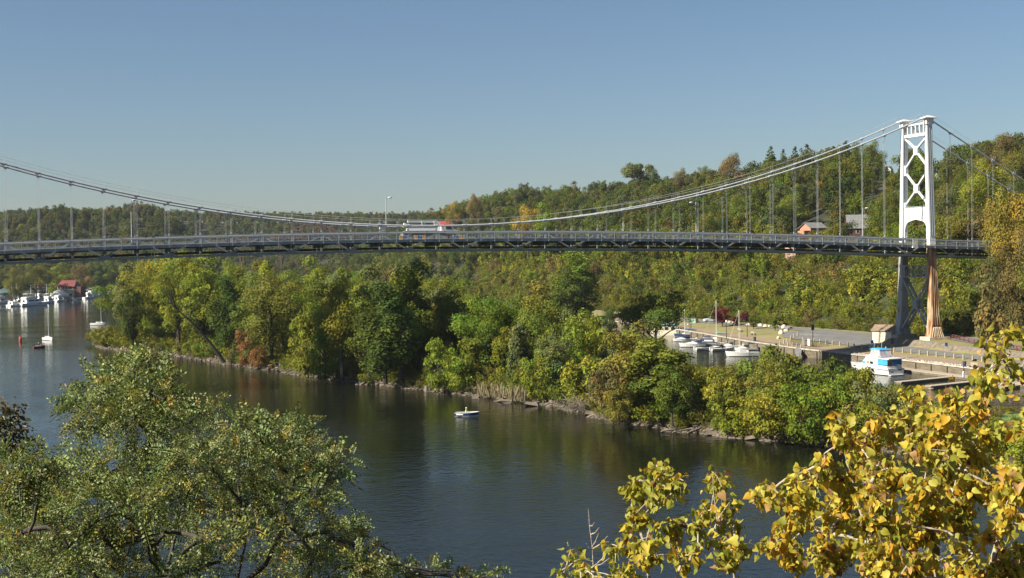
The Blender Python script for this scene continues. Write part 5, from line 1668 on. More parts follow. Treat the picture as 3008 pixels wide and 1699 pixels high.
# ------------------------------------------------------------------ street furniture of the park
def pz(x, y):
    return float(park(x, y))
bm = MB().box((0, 0, .42), (.24, .24, 1.0), taper=.93).mesh('bollard', M['post'])
bm2 = MB().box((0, 0, .955), (.20, .20, .07), taper=.6).mesh('bollard_top', M['wood'])
def bollard(x, y, label, grp):
    o = thing('bollard', label, 'bollard', (x, y, pz(x, y)), 0, grp)
    ob('shaft', bm, o)
    ob('top', bm2, o)
def brow(pts, where, grp):
    n = len(pts)
    for i, (x, y) in enumerate(pts):
        w = 'leftmost' if i == 0 else 'rightmost' if i == n - 1 else (ORD[i] if i < len(ORD) else 'next') + ' from left'
        bollard(x, y, 'short wooden bollard %s, %s' % (where, w), grp)
def along(f, y0, y1, n):
    return [(f(y), y) for y in np.linspace(y0, y1, n)]
BG = 'wooden bollards along the park roads'
brow(along(lambda y: quay(y) + 6.2, 9.5, -33, 16), 'in the row between path and lower road', BG)
brow(along(lambda y: quay(y) + 7.0, 33.5, 13, 8), 'edging the car park beside the shaded path', BG)
brow([tuple(G(px, py, 2.75)[:2]) for px, py in ((2315, 1006), (2328, 1007), (2341, 1009), (2353, 1011))], 'behind the landing fence', BG)
brow([tuple(G(px, py, 2.75)[:2]) for px, py in ((2292, 1003), (2303, 1000), (2313, 997), (2323, 994), (2333, 991), (2343, 988))], 'in the slanting row left of the car park', BG)

# boulders at the edge of the lawn
rb = random.Random(5)
def rock_mb(a, b, c, seed, n=9, m=6):
    r_ = random.Random(seed)
    mb = MB().ball((0, 0, c * .35), (a, b, c), n=n, m=m)
    mb.v = [(x * r_.uniform(.82, 1.15), y * r_.uniform(.82, 1.15), max(-.2, z * r_.uniform(.85, 1.12))) for x, y, z in mb.v]
    return mb
for i, (px, py, s, lab) in enumerate(((2233, 960, .75, 'round pale boulder on the lawn edge right of the young tree'), (2248, 962, .72, 'pale boulder second right of the young tree'), (2283, 965, .85, 'flat pinkish boulder beside the right young tree'),
                                      (2303, 967, .95, 'largest cream boulder in the group left of the car park'), (2318, 968, .95, 'grey boulder at the right of the boulder group'), (2309, 974, .7, 'small cream boulder before the boulder group'),
                                      (2294, 979, .85, 'cream boulder in front of the boulder group, lowest on the grass'), (2287, 988, .6, 'small whitish boulder near the slanting bollards'), (2198, 957, .7, 'low boulder under the maroon trees'),
                                      (2180, 955, .6, 'boulder just right of the maroon tree trunk'), (2142, 950, .65, 'boulder left of the low maroon shrub'), (2155, 951, .6, 'boulder between the maroon tree and the maroon shrub'), (2260, 962, .5, 'small boulder between two larger ones above the lawn'))):
    g = G(px, py, 2.95)
    tag(rock_mb(s, s * rb.uniform(.7, 1), s * rb.uniform(.65, .85), i).build('boulder', M['palestone'] if i != 4 else M['slate'], None, (g[0], g[1], pz(g[0], g[1])), rb.uniform(0, 6), smooth=False), lab, 'boulder', 'boulders round the lawn')

# lamps with banners
def park_lamp(px, py, label, h=6.0, banner=True):
    g = G(px, py, 2.5)
    x, y = g[0], g[1]
    t = thing('park_lamp', label, 'lamp post', (x, y, pz(x, y)), .5, 'lamp posts of the park')
    MB().tube([(0, 0, -.2), (0, 0, .5), (0, 0, h)], [.13, .09, .06], 8).build('pole', M['black'], t)
    MB().tube([(0, 0, h), (0, 0, h + .15), (0, 0, h + .5), (0, 0, h + .62)], [.1, .2, .24, .05], 8).build('lamp_head', M['whitecloth'] if not banner else M['black'], t)
    if banner:
        MB().box((0, 0, h - .7), (1.3, .05, .05)).build('bracket', M['black'], t)
        for s in (-.36, .36):
            MB().box((s, 0, h - 1.35), (.52, .03, 1.15)).build('banner', M['signblue'], t)
    return t
park_lamp(2388, 1012, 'black lamp post with dark blue banners before the car park', 5.6)
park_lamp(2195, 985, 'black lamp post with dark blue banners beside the lawn path', 5.8)
park_lamp(2620, 1047, 'black lamp post with dark blue banners right of the cruiser top', 5.0)
park_lamp(2894, 1070, 'lamp post with blue banners behind the yellow leaves', 5.2)
park_lamp(2027, 962, 'black lamp post with blue banners beside the standing couple', 5.4)
park_lamp(1990, 955, 'lamp post with white globe at the left end of the park path', 3.6, False)
park_lamp(1972, 952, 'lamp post with white globe left of the path, nearer the houseboat', 3.6, False)
park_lamp(2134, 985, 'leaning dark post with white globe beside the quay', 3.9, False)

def bench(x, y, rz, label):
    t = thing('park_bench', label, 'bench', (x, y, pz(x, y)), rz, 'benches along the path')
    for i in range(3):
        MB().box((0, -.16 + i * .16, .45), (1.8, .13, .04)).build('seat_slat', M['wood'], t)
    for i in range(3):
        MB().box((0, .30 + i * .03, .60 + i * .15), (1.8, .04, .12)).build('back_slat', M['wood'], t)
    for s in (-.75, .75):
        MB().box((s, .05, .22), (.08, .5, .44)).build('leg', M['concrete'], t)
for px, py, lab in ((2175, 976, 'wooden bench on the lawn side of the path left of the lamp'), (2214, 984, 'wooden bench on the lawn side of the path right of the lamp'), (2857, 1071, 'pale bench beside the litter bin on the shaded path')):
    g = G(px, py, 2.4)
    bench(g[0], g[1], 1.6 if px < 2500 else -1.5, lab)
def bin_(px, py, lab):
    g = G(px, py, 2.3)
    t = thing('litter_bin', lab, 'bin', (g[0], g[1], pz(g[0], g[1])))
    MB().tube([(0, 0, 0), (0, 0, .95)], [.3, .34], 10).build('barrel', M['navy'], t)
    MB().tube([(0, 0, .96), (0, 0, 1.06)], [.37, .3], 10).build('lid', M['black'], t)
bin_(2833, 1070, 'dark litter bin beside the pale bench near the bollards')
bin_(2217, 997, 'dark litter bin on the quay side of the path')
for px, py, lab in ((2044, 947, 'pale green electrical cabinet on the lawn left of the parked car'), (2037, 946, 'dark green electrical cabinet left of the pale one')):
    g = G(px, py, 2.9)
    t = thing('utility_cabinet', lab, 'cabinet', (g[0], g[1], pz(g[0], g[1])), .4)
    MB().box((0, 0, .6), (1.3, .9, 1.3)).build('case', M['teal'] if 'dark' in lab else mat('pale_green', (.28, .33, .28), .7, .08, 1), t)
    MB().box((0, 0, 1.28), (1.4, 1.0, .08)).build('lid', M['slate'], t)

# landing fence with notice board
lf = thing('landing_fence', 'black picket fence round the dock landing with a white notice', 'fence', (90.5, 21, pz(91.5, 21)))
f0, f1, f2 = (1.0, 9.0), (1.2, -2.0), (4.0, -2.2)
for (a, b) in ((f0, f1), (f1, f2)):
    n = int(math.hypot(b[0] - a[0], b[1] - a[1]) / .28)
    for z in (.15, 1.35):
        MB().bar((a[0], a[1], z), (b[0], b[1], z), .05, .05).build('fence_rail', M['black'], lf)
    for i in range(n + 1):
        x, y = a[0] + (b[0] - a[0]) * i / n, a[1] + (b[1] - a[1]) * i / n
        MB().box((x, y, .75), (.04, .04, 1.4)).build('picket', M['black'], lf)
MB().box((.9, 1.0, 1.0), (.05, 1.0, 1.5)).build('notice_board', M['white'], lf)
MB().box((.9, 3.4, .9), (.05, 1.2, 1.6)).build('gate_panel', M['slate'], lf)

# red rail fence beside the upper road
rf = thing('rail_fence', 'low dark red rail fence curving along the upper road right of the pier', 'fence', (106, -12, 0))
rp = [(111.2, -2.5), (109.6, -7), (107.4, -13), (105.4, -19), (103.6, -26), (102.2, -34), (101.2, -43), (100.6, -52)]
for i, (x, y) in enumerate(rp[:-1]):
    b = rp[i + 1]
    for k in range(2):
        u, v = k / 2, (k + 1) / 2
        p0 = (x + (b[0] - x) * u, y + (b[1] - y) * u)
        p1 = (x + (b[0] - x) * v, y + (b[1] - y) * v)
        MB().box((p0[0] - 106, p0[1] + 12, pz(*p0) + .45), (.14, .14, 1.0)).build('fence_post', M['redfence'], rf)
        for z in (.5, .9):
            MB().bar((p0[0] - 106, p0[1] + 12, pz(*p0) + z), (p1[0] - 106, p1[1] + 12, pz(*p1) + z), .07, .12).build('fence_rail', M['redfence'], rf)
# blue road signs
for x, y, lab, hh in ((100.2, -15.5, 'small blue road sign on twin posts before the pier bank', 2.0), (95.6, 3.5, 'round blue sign in the bridge shadow left of the cruiser', 2.0)):
    t = thing('road_sign', lab, 'sign', (x, y, pz(x, y)))
    for s in (-.22, .22):
        MB().tube([(s, 0, 0), (s, 0, hh)], .035, 6).build('post', M['alu'], t)
    MB().box((0, -.05, hh - .35), (.62, .04, .7)).build('panel', mat('sign_blue', (.05, .14, .36), .5, .05, 2), t)

# parked car
g = G(2074, 944, 3.2)
ca = thing('parked_car', 'white hatchback parked on the park road by the bluff', 'car', (g[0] + 1.5, g[1], pz(g[0], g[1]) + .08), 3.0)
MB().prism([(-2.05, .28), (2.0, .28), (2.08, .62), (1.9, .86), (1.05, .98), (-1.95, 1.02), (-2.1, .7)], -.85, .85, 'y').build('body', M['white'], ca)
MB().loft([[(-1.9, -.8, 1.02), (1.05, -.8, .98), (1.05, .8, .98), (-1.9, .8, 1.02)], [(-1.55, -.62, 1.5), (.2, -.62, 1.5), (.2, .62, 1.5), (-1.55, .62, 1.5)]]).build('roof', M['white'], ca)
for s in (-1, 1):
    MB().prism([(-1.5, 1.06), (-.5, 1.05), (-.5, 1.40), (-1.32, 1.42)], s * .76 - .02, s * .76 + .02, 'y').build('side_window', M['glass'], ca)
    MB().prism([(-.4, 1.05), (.75, 1.03), (.18, 1.40), (-.4, 1.40)], s * .76 - .02, s * .76 + .02, 'y').build('side_window', M['glass'], ca)
    for x in (-1.3, 1.3):
        wh = MB().tube([(x, s * .87, .32), (x, s * .67, .32)], .32, 14).build('wheel', M['black'], ca)
        MB().tube([(x, s * .88, .32), (x, s * .86, .32)], .19, 10).build('rim', M['alu'], wh)
    MB().box((2.0, s * .6, .68), (.12, .3, .14)).build('headlight', M['glass'], ca)
    MB().box((-2.04, s * .65, .8), (.1, .25, .2)).build('tail_light', M['red_lens'], ca)
MB().prism([(-.55, .30), (.55, .30), (.55, .31), (-.55, .31)], -.8, .8, 'y').build('underside', M['black'], ca)
MB().bar((.98, -.6, 1.05), (.28, -.6, 1.46), .02, .02).add([(1.04, -.66, 1.03), (1.04, .66, 1.03), (.24, .56, 1.47), (.24, -.56, 1.47)], [(0, 1, 2, 3)]).build('windscreen', M['glass'], ca)

# walkers on the path
g = G(2021, 964, 2.2)
person('person in white shirt and red shorts standing on the park path', (g[0], g[1], pz(g[0], g[1]) + .06), 2.5, 'stand', 'whitecloth', 'redcloth')
person('person in dark blue clothes standing beside the one in red shorts', (g[0] + .9, g[1] - .3, pz(g[0] + .9, g[1] - .3) + .06), 2.8, 'stand', 'bluecloth', 'denim')

# ------------------------------------------------------------------ on the bridge
def street_lamp(x, y, h, head, label):
    t = thing('street_lamp', label, 'street lamp', (x, y, ct(x) - 1.0), 0, 'street lamps of the bridge')
    MB().tube([(0, 0, 0), (0, 0, h + 1.0)], [.10, .06], 8).build('pole', M['cable'], t)
    MB().tube([(0, 0, h + .7), (head * .9, 0, h + .95)], .035, 5).build('arm', M['cable'], t)
    MB().ball((head * 1.15, 0, h + .95), (.42, .2, .16), n=10, m=5).build('lamp_head', M['white'], t, smooth=True)
street_lamp(-54.6, .45, 6.5, .5, 'street lamp with white head on the left part of the bridge')
street_lamp(-9.4, .45, 6.3, .7, 'tallest looking street lamp beside the white cabinet at mid bridge')
street_lamp(53.5, .45, 5.9, -.9, 'street lamp with head pointing left on the right half of the bridge')
street_lamp(91.6, .45, 5.9, .9, 'street lamp with head pointing right near the bridge tower')
cbn = thing('control_cabinet', 'white steel cabinet on the bridge beside the mid span lamp', 'cabinet', (-10.1, .4, ct(-10) + .02))
MB().box((0, 0, .55), (1.05, .8, 1.1)).build('case', M['white'], cbn)
MB().box((0, -.41, .55), (.9, .03, .95)).build('door', M['whitewall'], cbn)
sgn = thing('speed_sign', 'tiny white sign fixed to a hanger on the right half of the bridge', 'sign', (KX(21), -.2, ct(37) + .7))
MB().box((0, 0, .5), (.35, .05, .8)).build('panel', M['white'], sgn)
MB().tube([(0, .06, -.7), (0, .06, .9)], .03, 5).build('post', M['alu'], sgn)
sgn = thing('notice_frame', 'white wire framed notice hanging on the walkway rail left of the tower', 'sign', (KX(33) + .35, -2.2, ct(102) - 1.4))
for s in (-.55, -.28, 0, .28, .55):
    MB().box((s, 0, .4), (.05, .05, 1.5)).build('bar', M['white'], sgn)
MB().box((0, 0, 1.15), (1.2, .06, .06)).build('frame', M['white'], sgn)
MB().box((0, 0, -.55), (1.3, .35, .3)).build('lamp_box', M['white'], sgn)

tr = thing('inspection_truck', 'white bridge inspection truck with folded boom standing on the road deck', 'truck', (-.6, 2.9, ct(0) - 1.45))
MB().box((-.6, 0, .85), (9.4, 2.1, .45)).build('chassis', M['slate'], tr)
MB().box((-1.2, 0, 1.3), (7.6, 2.4, .45)).build('deck_body', M['white'], tr)
MB().prism([(2.7, 1.0), (5.6, 1.0), (5.7, 1.55), (4.5, 1.8), (4.0, 2.5), (2.7, 2.55)], -1.15, 1.15, 'y').build('cab', M['white'], tr)
for s in (-1, 1):
    MB().prism([(2.95, 1.85), (4.2, 1.83), (3.9, 2.38), (2.95, 2.4)], s * 1.16 - .02, s * 1.16 + .02, 'y').build('cab_window', M['glass'], tr)
MB().prism([(4.53, 1.83), (4.05, 2.46), (4.0, 2.46), (4.46, 1.83)], -1.0, 1.0, 'y').build('windscreen', M['glass'], tr)
for x in (-4.4, -3.2, -2.0, 4.3):
    for s in (-1, 1):
        wh = MB().tube([(x, s * 1.22, .52), (x, s * .85, .52)], .52, 14).build('wheel', M['black'], tr)
        MB().tube([(x, s * 1.24, .52), (x, s * 1.2, .52)], .28, 10).build('rim', M['alu'], wh)
MB().tube([(1.8, 0, 1.5), (1.8, 0, 2.35)], .6, 12).build('turret', M['white'], tr)
MB().box((-1.2, -.3, 1.85), (6.6, .55, .5)).build('lower_boom', M['white'], tr)
MB().prism([(-4.2, 3.5), (1.4, 3.5), (2.0, 3.0), (2.0, 2.4), (1.5, 2.3), (1.25, 3.05), (-4.2, 3.15)], -.5, .05, 'y').build('upper_boom', M['white'], tr)
MB().tube([(-4.2, -.2, 2.78), (1.2, -.2, 2.75)], .05, 5).build('hydraulic_line', M['cable'], tr)
for x in (-1.5, .9):
    MB().box((x, -.55, 3.0), (.22, .1, .75)).build('boom_clamp', M['white'], tr)
MB().box((-4.75, -.2, 2.75), (.5, .7, .55), taper=.8).ball((-5.0, -.2, 2.45), .25, n=8, m=4).build('boom_knuckle', M['white'], tr)
MB().box((3.35, 0, 2.66), (1.1, .5, .18)).build('light_bar', M['red_lens'], tr)
MB().box((2.3, 0, 2.0), (.5, 2.2, 1.1)).build('ladder_rack', M['white'], tr)
for i, (px, c, w) in enumerate(((1174, 'yellow', .6), (1187, 'blue', .7), (1219, 'yellow', .5), (1228, 'blue', .7), (1240, 'yellow', .5), (1337, 'blue', .6), (1349, 'yellow', .6))):
    x = np.interp(px, [1115, 1199, 1282, 1363], [KX(12), KX(13), KX(14), KX(15)])
    t = thing('work_barrier', '%s plastic work barrier on the walkway below the truck, %s' % (c, ('leftmost', 'second from left', 'third from left', 'fourth from left', 'fifth from left', 'sixth from left', 'rightmost')[i]), 'barrier', (x, -.9, ct(x) - 1.54), 0, 'work barriers on the bridge walkway')
    MB().prism([(-.22, 0), (.22, 0), (.1, .2), (.07, .66), (-.07, .66), (-.1, .2)], -w / 2, w / 2, 'x').build('body', M[c], t)
    MB().box((0, 0, .70), (w * .9, .1, .06)).build('top_rail', M['white'], t)
for i, (px, c, lab) in enumerate(((403, 'green_lamp', 'green navigation light hanging under the left part of the bridge'), (452, 'green_lamp', 'green navigation light in a hanging frame right of the other green one'),
                                  (927, 'red_lens', 'red navigation light under the bridge left of the hanging red frame'), (1003, 'red_lens', 'red navigation light on a hanging frame under the deck near mid span'))):
    x = np.interp(px, [15, 114, 212, 308, 403, 496, 588, 857, 945, 1031], [KX(k) for k in (0, 1, 2, 3, 4, 5, 6, 9, 10, 11)])
    t = thing('navigation_light', lab, 'navigation light', (x, -1.0, ct(x) - 4.3), 0, 'navigation lights under the bridge')
    MB().tube([(0, 0, .1), (0, 0, 1.6)], .03, 5).build('stem', M['alu'], t)
    if i in (1, 3):
        MB().tube([(-.8, 0, .25), (.8, 0, .25)], .04, 5).build('cross_bar', M['alu'] if i == 1 else M['maroon'], t)
        for s in (-.55, .55):
            MB().tube([(s, 0, 1.0), (s, 0, 3.4)], .025, 4).build('hanger_rod', M['alu'], t)
    MB().tube([(0, 0, .12), (0, 0, -.22)], [.09, .12], 8).build('lantern', M[c], t)

# ------------------------------------------------------------------ along the island shore
for i, (px, py, s, lab) in enumerate(((1340, 1146, (3.0, 1.5, .5), 'large tilted flat slab on the island shore left of the reeds'), (1470, 1177, (1.9, 1.1, .4), 'flat brown slab on the shore below the reeds, left one'), (1491, 1181, (1.7, 1.1, .4), 'flat brown slab on the shore below the reeds, right one'),
                                      (1566, 1189, (2.2, 1.3, .4), 'brown slab at the water edge below the tall grass'), (1738, 1215, (1.5, 1.0, .5), 'grey slab leaning by the brush pile'), (1766, 1222, (1.3, .9, .7), 'angular grey block right of the brush pile'),
                                      (1790, 1229, (1.4, .9, .6), 'angular brown block at water edge, second right of the brush pile'), (1752, 1207, (1.0, .8, .5), 'pale stone on top of the bank by the brush pile'), (1400, 1170, (1.2, .7, .3), 'small flat stone at the water left of the slabs'),
                                      (2095, 1274, (1.6, 1.0, .4), 'grey slab on the shore right of the driftwood'), (2112, 1272, (1.1, .8, .4), 'small grey stone beside the slab right of the driftwood'), (2210, 1288, (1.2, .7, .4), 'pale stone at the shadowed water edge'))):
    g = G(px, py, .25)
    mb = MB().box((0, 0, 0), s, taper=.88)
    r_ = random.Random(i)
    mb.v = [(x + r_.uniform(-.15, .15), y + r_.uniform(-.12, .12), z + r_.uniform(-.06, .06)) for x, y, z in mb.v]
    o = tag(mb.build('shore_slab', M['stone'], None, (g[0], g[1] + .4, .30), r_.uniform(-.3, .3)), lab, 'stone', 'slabs and blocks along the island shore')
    o.rotation_euler = (r_.uniform(-.25, .3), r_.uniform(-.2, .2), -.55 + r_.uniform(-.4, .4))
# loose stones all along the waterline, too many to pick apart
rr_ = random.Random(3)
sv, sf = [], []
base = MB().ball((0, 0, 0), 1, n=6, m=3)
bv, bf = np.array(base.v), [f for f in base.f if len(f) == 4]
for _ in range(3200):
    t = rr_.uniform(.08, .995)
    off = rr_.uniform(.010, .060)
    q = island_uv(t, off)
    w = np.linalg.norm(island_uv(t, 0) - island_uv(t, 1))
    z = isl_z(off, w)
    s = rr_.uniform(.12, .42)
    vv = bv * (np.array([s * rr_.uniform(.8, 1.6), s, s * rr_.uniform(.4, .7)])) * np.array([[rr_.uniform(.8, 1.2)] for _ in range(len(bv))]) + np.array([q[0], q[1], max(z, -.1) + .03])
    o_ = len(sv)
    sv += list(vv)
    sf += [tuple(i + o_ for i in f) for f in bf]
so = stuff(ob('shore_stones', raw_mesh('shore_stones', np.array(sv), np.array(sf), M['stone'])))
so['label'] = 'loose stones and rubble along the island waterline'
so['category'] = 'stones'
sv, sf = [], []
for _ in range(500):                    # white rubble behind the quay cap
    y = rr_.uniform(-70, 10)
    x = float(quay(y)) + rr_.uniform(.45, 1.4)
    s = rr_.uniform(.10, .26)
    vv = bv * np.array([s * 1.3, s, s * .6]) + np.array([x, y, pz(x, y) + .05])
    o_ = len(sv)
    sv += list(vv)
    sf += [tuple(i + o_ for i in f) for f in bf]
so = stuff(ob('quay_rubble', raw_mesh('quay_rubble', np.array(sv), np.array(sf), M['cap'])))
so['label'] = 'pale broken rubble between quay cap and path'
so['category'] = 'rubble'

# driftwood, dead trees, brush pile, old piles
def log_(label, a, b, r0, r1, m='dead', nm='driftwood_log'):
    a, b = np.array(a, float), np.array(b, float)
    mid = (a + b) / 2 + np.array([.1, .1, .06]) * np.linalg.norm(b - a) * .2
    return tag(MB().tube([(0, 0, 0), mid - a, b - a], [r0, (r0 + r1) / 2, r1], 7).build(nm, M[m], None, a), label, 'log')
g1, g2 = G(1942, 1268, .2), G(2050, 1254, .5)
log_('long pale driftwood log lying on the shore, upper one', g2, g1, .2, .1)
g1, g2 = G(1975, 1271, .2), G(2045, 1258, .5)
log_('pale driftwood log lying on the shore, lower one', g2, g1, .16, .08)
g1, g2 = G(2020, 1272, .2), G(2064, 1256, .6)
log_('short driftwood log at the right of the other driftwood', g2, g1, .17, .1)
g1, g2 = G(1285, 1158, .1), G(1330, 1138, .9)
log_('dark log sticking out of the water left of the tilted slab', g2, g1, .18, .1)
g = G(1253, 1150, 0)
tag(MB().tube([(0, 0, -.6), (0, 0, .9)], [.38, .34], 9).build('pile_stump', M['dead'], None, (g[0], g[1], 0)), 'pale wooden pile stump standing in the water at the island edge', 'pile')
g = G(1702, 1205, .6)
bp_ = MB()
r_ = random.Random(9)
for _ in range(170):
    c = np.array([r_.gauss(0, 1.5), r_.gauss(0, .8), abs(r_.gauss(0, .55))])
    d = np.array([r_.gauss(0, 1), r_.gauss(0, .6), r_.gauss(0, .45)])
    d = d / np.linalg.norm(d) * r_.uniform(.6, 1.7)
    bp_.tube([c - d, c + np.array([0, 0, r_.uniform(-.1, .2)]), c + d], [.03, .028, .012], 4)
bo = stuff(bp_.build('brush_pile', M['dead'], None, (g[0], g[1] + .8, .7)))
bo['label'], bo['category'] = 'heap of dead brushwood on the island bank', 'brush pile'
def dead_tree(label, pts, r0, seed, nb, m='dead', spread=.5):
    r_ = random.Random(seed)
    p0 = np.array(pts[0], float)
    P = [np.array(p, float) - p0 for p in pts]
    t = thing('dead_tree', label, 'dead tree', p0)
    MB().tube(P, [r0 * (1 - .75 * i / (len(P) - 1)) for i in range(len(P))], 8).build('trunk', M[m], t)
    Lt = np.linalg.norm(P[-1] - P[0])
    for i in range(nb):
        u = r_.uniform(.35, 1) * (len(P) - 1)
        k = min(int(u), len(P) - 2)
        b = P[k] + (P[k + 1] - P[k]) * (u - k)
        d = unit(P[k + 1] - P[k]) * .8 + np.array([r_.gauss(0, spread), r_.gauss(0, spread), abs(r_.gauss(0, spread))])
        l = Lt * r_.uniform(.18, .42)
        c = b + unit(d) * l * .5 + np.array([0, 0, l * .08])
        e = b + unit(d) * l + np.array([r_.gauss(0, .1) * l, 0, l * .2])
        bm_ = MB().tube([b, c, e], [r0 * .3, r0 * .2, r0 * .05], 5)
        bm_.tube([c, c + np.array([r_.gauss(0, .3), r_.gauss(0, .2), .35]) * l], [r0 * .14, r0 * .04], 4)
        bm_.build('branch', M[m], t)
def dd(px, py, dist):
    return D(px, py, dist)
gb = G(660, 1066, .6)
d0 = math.hypot(gb[0] - CAM[0], gb[1] - CAM[1])
dead_tree('dark dead tree leaning far left out of the island wood', [gb, dd(615, 1005, d0 - .5), dd(560, 945, d0 - 1), dd(500, 890, d0 - 1.5)], .42, 4, 9, 'bark', .35)
d1 = 268
dead_tree('bare pale snag with forked branches above the dark green trees', [dd(1160, 960, d1), dd(1158, 900, d1), dd(1140, 850, d1), dd(1132, 810, d1)], .34, 5, 9, 'rust', .55)
gb = G(1045, 1075, 1)
d0 = math.hypot(gb[0] - CAM[0], gb[1] - CAM[1]) - 3
dead_tree('small pale dead tree standing among the bright green shrubs', [dd(1046, 1062, d0), dd(1040, 1020, d0), dd(1032, 975, d0)], .16, 6, 6, 'dead', .5)
gb = G(1765, 1195, 1)
dead_tree('fallen pale branch arching over the brush pile', [gb, dd(1730, 1160, 206), dd(1700, 1135, 205)], .1, 7, 4, 'dead', .3)
for i in range(11):
    g = G(482 + i * 13.5, 1052 + i * 1.6 + (i % 3) * 1.5, 0)
    o = tag(MB().tube([(0, 0, -.6), (.06 * (i % 3 - 1), 0, .55 + .35 * ((i * 7) % 5) / 5)], .11, 6).build('old_pile', M['bark'], None, (g[0], g[1], 0)),
            'rotten pile stub in the water before the leaning tree, ' + ('leftmost' if i == 0 else 'rightmost' if i == 10 else ORD[i] + ' from left'), 'pile', 'old pile stubs by the island')
# reeds
vv, ff = [], []
for _ in range(1500):
    px, py = rr_.uniform(1400, 1545), 0
    g = G(px, np.interp(px, [1400, 1545], [1158, 1178]) - rr_.uniform(0, 26), .6)
    h = rr_.uniform(1.2, 2.6)
    a = rr_.uniform(0, 6.28)
    dx, dy = .03 * math.cos(a), .03 * math.sin(a)
    lx, ly = rr_.gauss(0, .3), rr_.gauss(0, .3)
    o_ = len(vv)
    vv += [(g[0] - dx, g[1] - dy, .3), (g[0] + dx, g[1] + dy, .3), (g[0] + dx + lx * .5, g[1] + dy + ly * .5, .3 + h * .7), (g[0] + lx, g[1] + ly, .3 + h)]
    ff.append((o_, o_ + 1, o_ + 2, o_ + 3))
ro = stuff(ob('reeds', raw_mesh('reeds', np.array(vv), np.array(ff), M['dry'])))
ro['label'], ro['category'] = 'pale reeds on the island shore behind the flat slabs', 'reeds'

# ------------------------------------------------------------------ the two near trees that frame the view
def grow(seeds, att, tip, kmax, rng, wig=.06):
    # join every outlying point to the nearest branch already there; thickness from what each piece carries
    nodes = [np.array(p, float) for p, _ in seeds]
    par = [q for _, q in seeds]
    ns = len(nodes)
    order = sorted(range(len(att)), key=lambda i: min(np.linalg.norm(att[i] - n) for n in nodes[:ns]))
    leafnodes = []
    for i in order:
        A = np.array(nodes)
        d = np.linalg.norm(A - att[i], axis=1) + np.maximum(0, A[:, 2] - att[i][2]) * .8
        j = int(np.argmin(d))
        n = max(1, int(np.linalg.norm(att[i] - nodes[j]) / (kmax)))
        p0 = nodes[j]
        pj = j
        for k in range(1, n + 1):
            p_ = p0 + (att[i] - p0) * k / n
            if k < n:
                p_ = p_ + rng.normal(size=3) * wig * np.linalg.norm(att[i] - p0)
            nodes.append(p_)
            par.append(pj)
            pj = len(nodes) - 1
        leafnodes.append(pj)
    w = np.zeros(len(nodes))
    for i in reversed(range(len(nodes))):
        w[i] += 1
        if par[i] >= 0:
            w[par[i]] += w[i]
    return nodes, par, tip * np.maximum(1, w) ** .40, leafnodes

def limbs(nodes, par, rad, o, m, r_cut):
    big, small = MB(), MB()
    for i, p_ in enumerate(par):
        if p_ < 0:
            continue
        a, b = nodes[p_] - o, nodes[i] - o
        mid = (a + b) / 2 + np.array([0, 0, .03]) * np.linalg.norm(b - a)
        ra = min(rad[p_], rad[i] * 1.5)
        (big if rad[i] > r_cut else small).tube([a, mid, b], [ra, (ra + rad[i]) / 2, rad[i]], 6 if rad[i] > r_cut else 4, cap=False)
    return big, small

def frames(rg, axis):
    r_ = rnd_dirs(rg, len(axis))
    s = np.cross(axis, r_)
    s /= np.maximum(np.linalg.norm(s, axis=1, keepdims=True), 1e-6)
    return s, np.cross(s, axis)

# --- black locust, left
rg = np.random.default_rng(21)
CL_ = [(400, 1125, 100), (300, 1165, 95), (250, 1210, 75), (470, 1170, 85), (420, 1080, 65), (335, 1105, 60), (390, 1230, 80), (500, 1262, 70), (555, 1225, 38), (630, 1215, 32), (632, 1183, 22), (600, 1285, 36), (705, 1255, 58), (760, 1290, 85), (850, 1275, 80),
       (905, 1335, 75), (960, 1370, 60), (1010, 1345, 28), (900, 1410, 85), (800, 1380, 95), (700, 1370, 85), (620, 1360, 70), (540, 1370, 80), (440, 1390, 90), (340, 1380, 95), (240, 1390, 80), (60, 1385, 75), (0, 1395, 85), (140, 1345, 48), (180, 1420, 75), (120, 1390, 50), (620, 1450, 90), (520, 1470, 90),
       (400, 1490, 90), (290, 1480, 90), (190, 1510, 90), (730, 1460, 90), (830, 1480, 80), (930, 1460, 60), (90, 1480, 85), (20, 1430, 70), (90, 1580, 90), (10, 1540, 80), (200, 1610, 85), (310, 1590, 70), (20, 1660, 90), (130, 1680, 80), (260, 1690, 70), (390, 1600, 55),
       (860, 1590, 60), (950, 1590, 65), (1010, 1570, 60), (1050, 1610, 50), (1000, 1660, 70), (1080, 1680, 55), (900, 1670, 70), (800, 1660, 55), (690, 1570, 50), (560, 1590, 45), (640, 1650, 45), (1030, 1540, 25), (1120, 1668, 44), (1190, 1686, 36), (1260, 1688, 36), (1385, 1694, 30), (1430, 1692, 28),
       (470, 1690, 50), (560, 1690, 55), (620, 1590, 50), (1150, 1692, 40), (1330, 1695, 30), (1060, 1660, 45), (750, 1560, 40), (360, 1690, 60), (480, 1560, 40)]
LO_B = D(560, 1900, 17.0)
LO_B[2] = float(nearz(LO_B[0], LO_B[1]))
cent, rads = [], []
for px, py, r_ in CL_:
    dist = 17.5 + 3.0 * math.sin(px * .013 + py * .021) + (1300 - py) * .0012
    cent.append(D(px, py, dist))
    rads.append(r_ / FPX * dist * .84)
def bpt(px, py, d):
    return D(px, py, d)
NS0 = 0
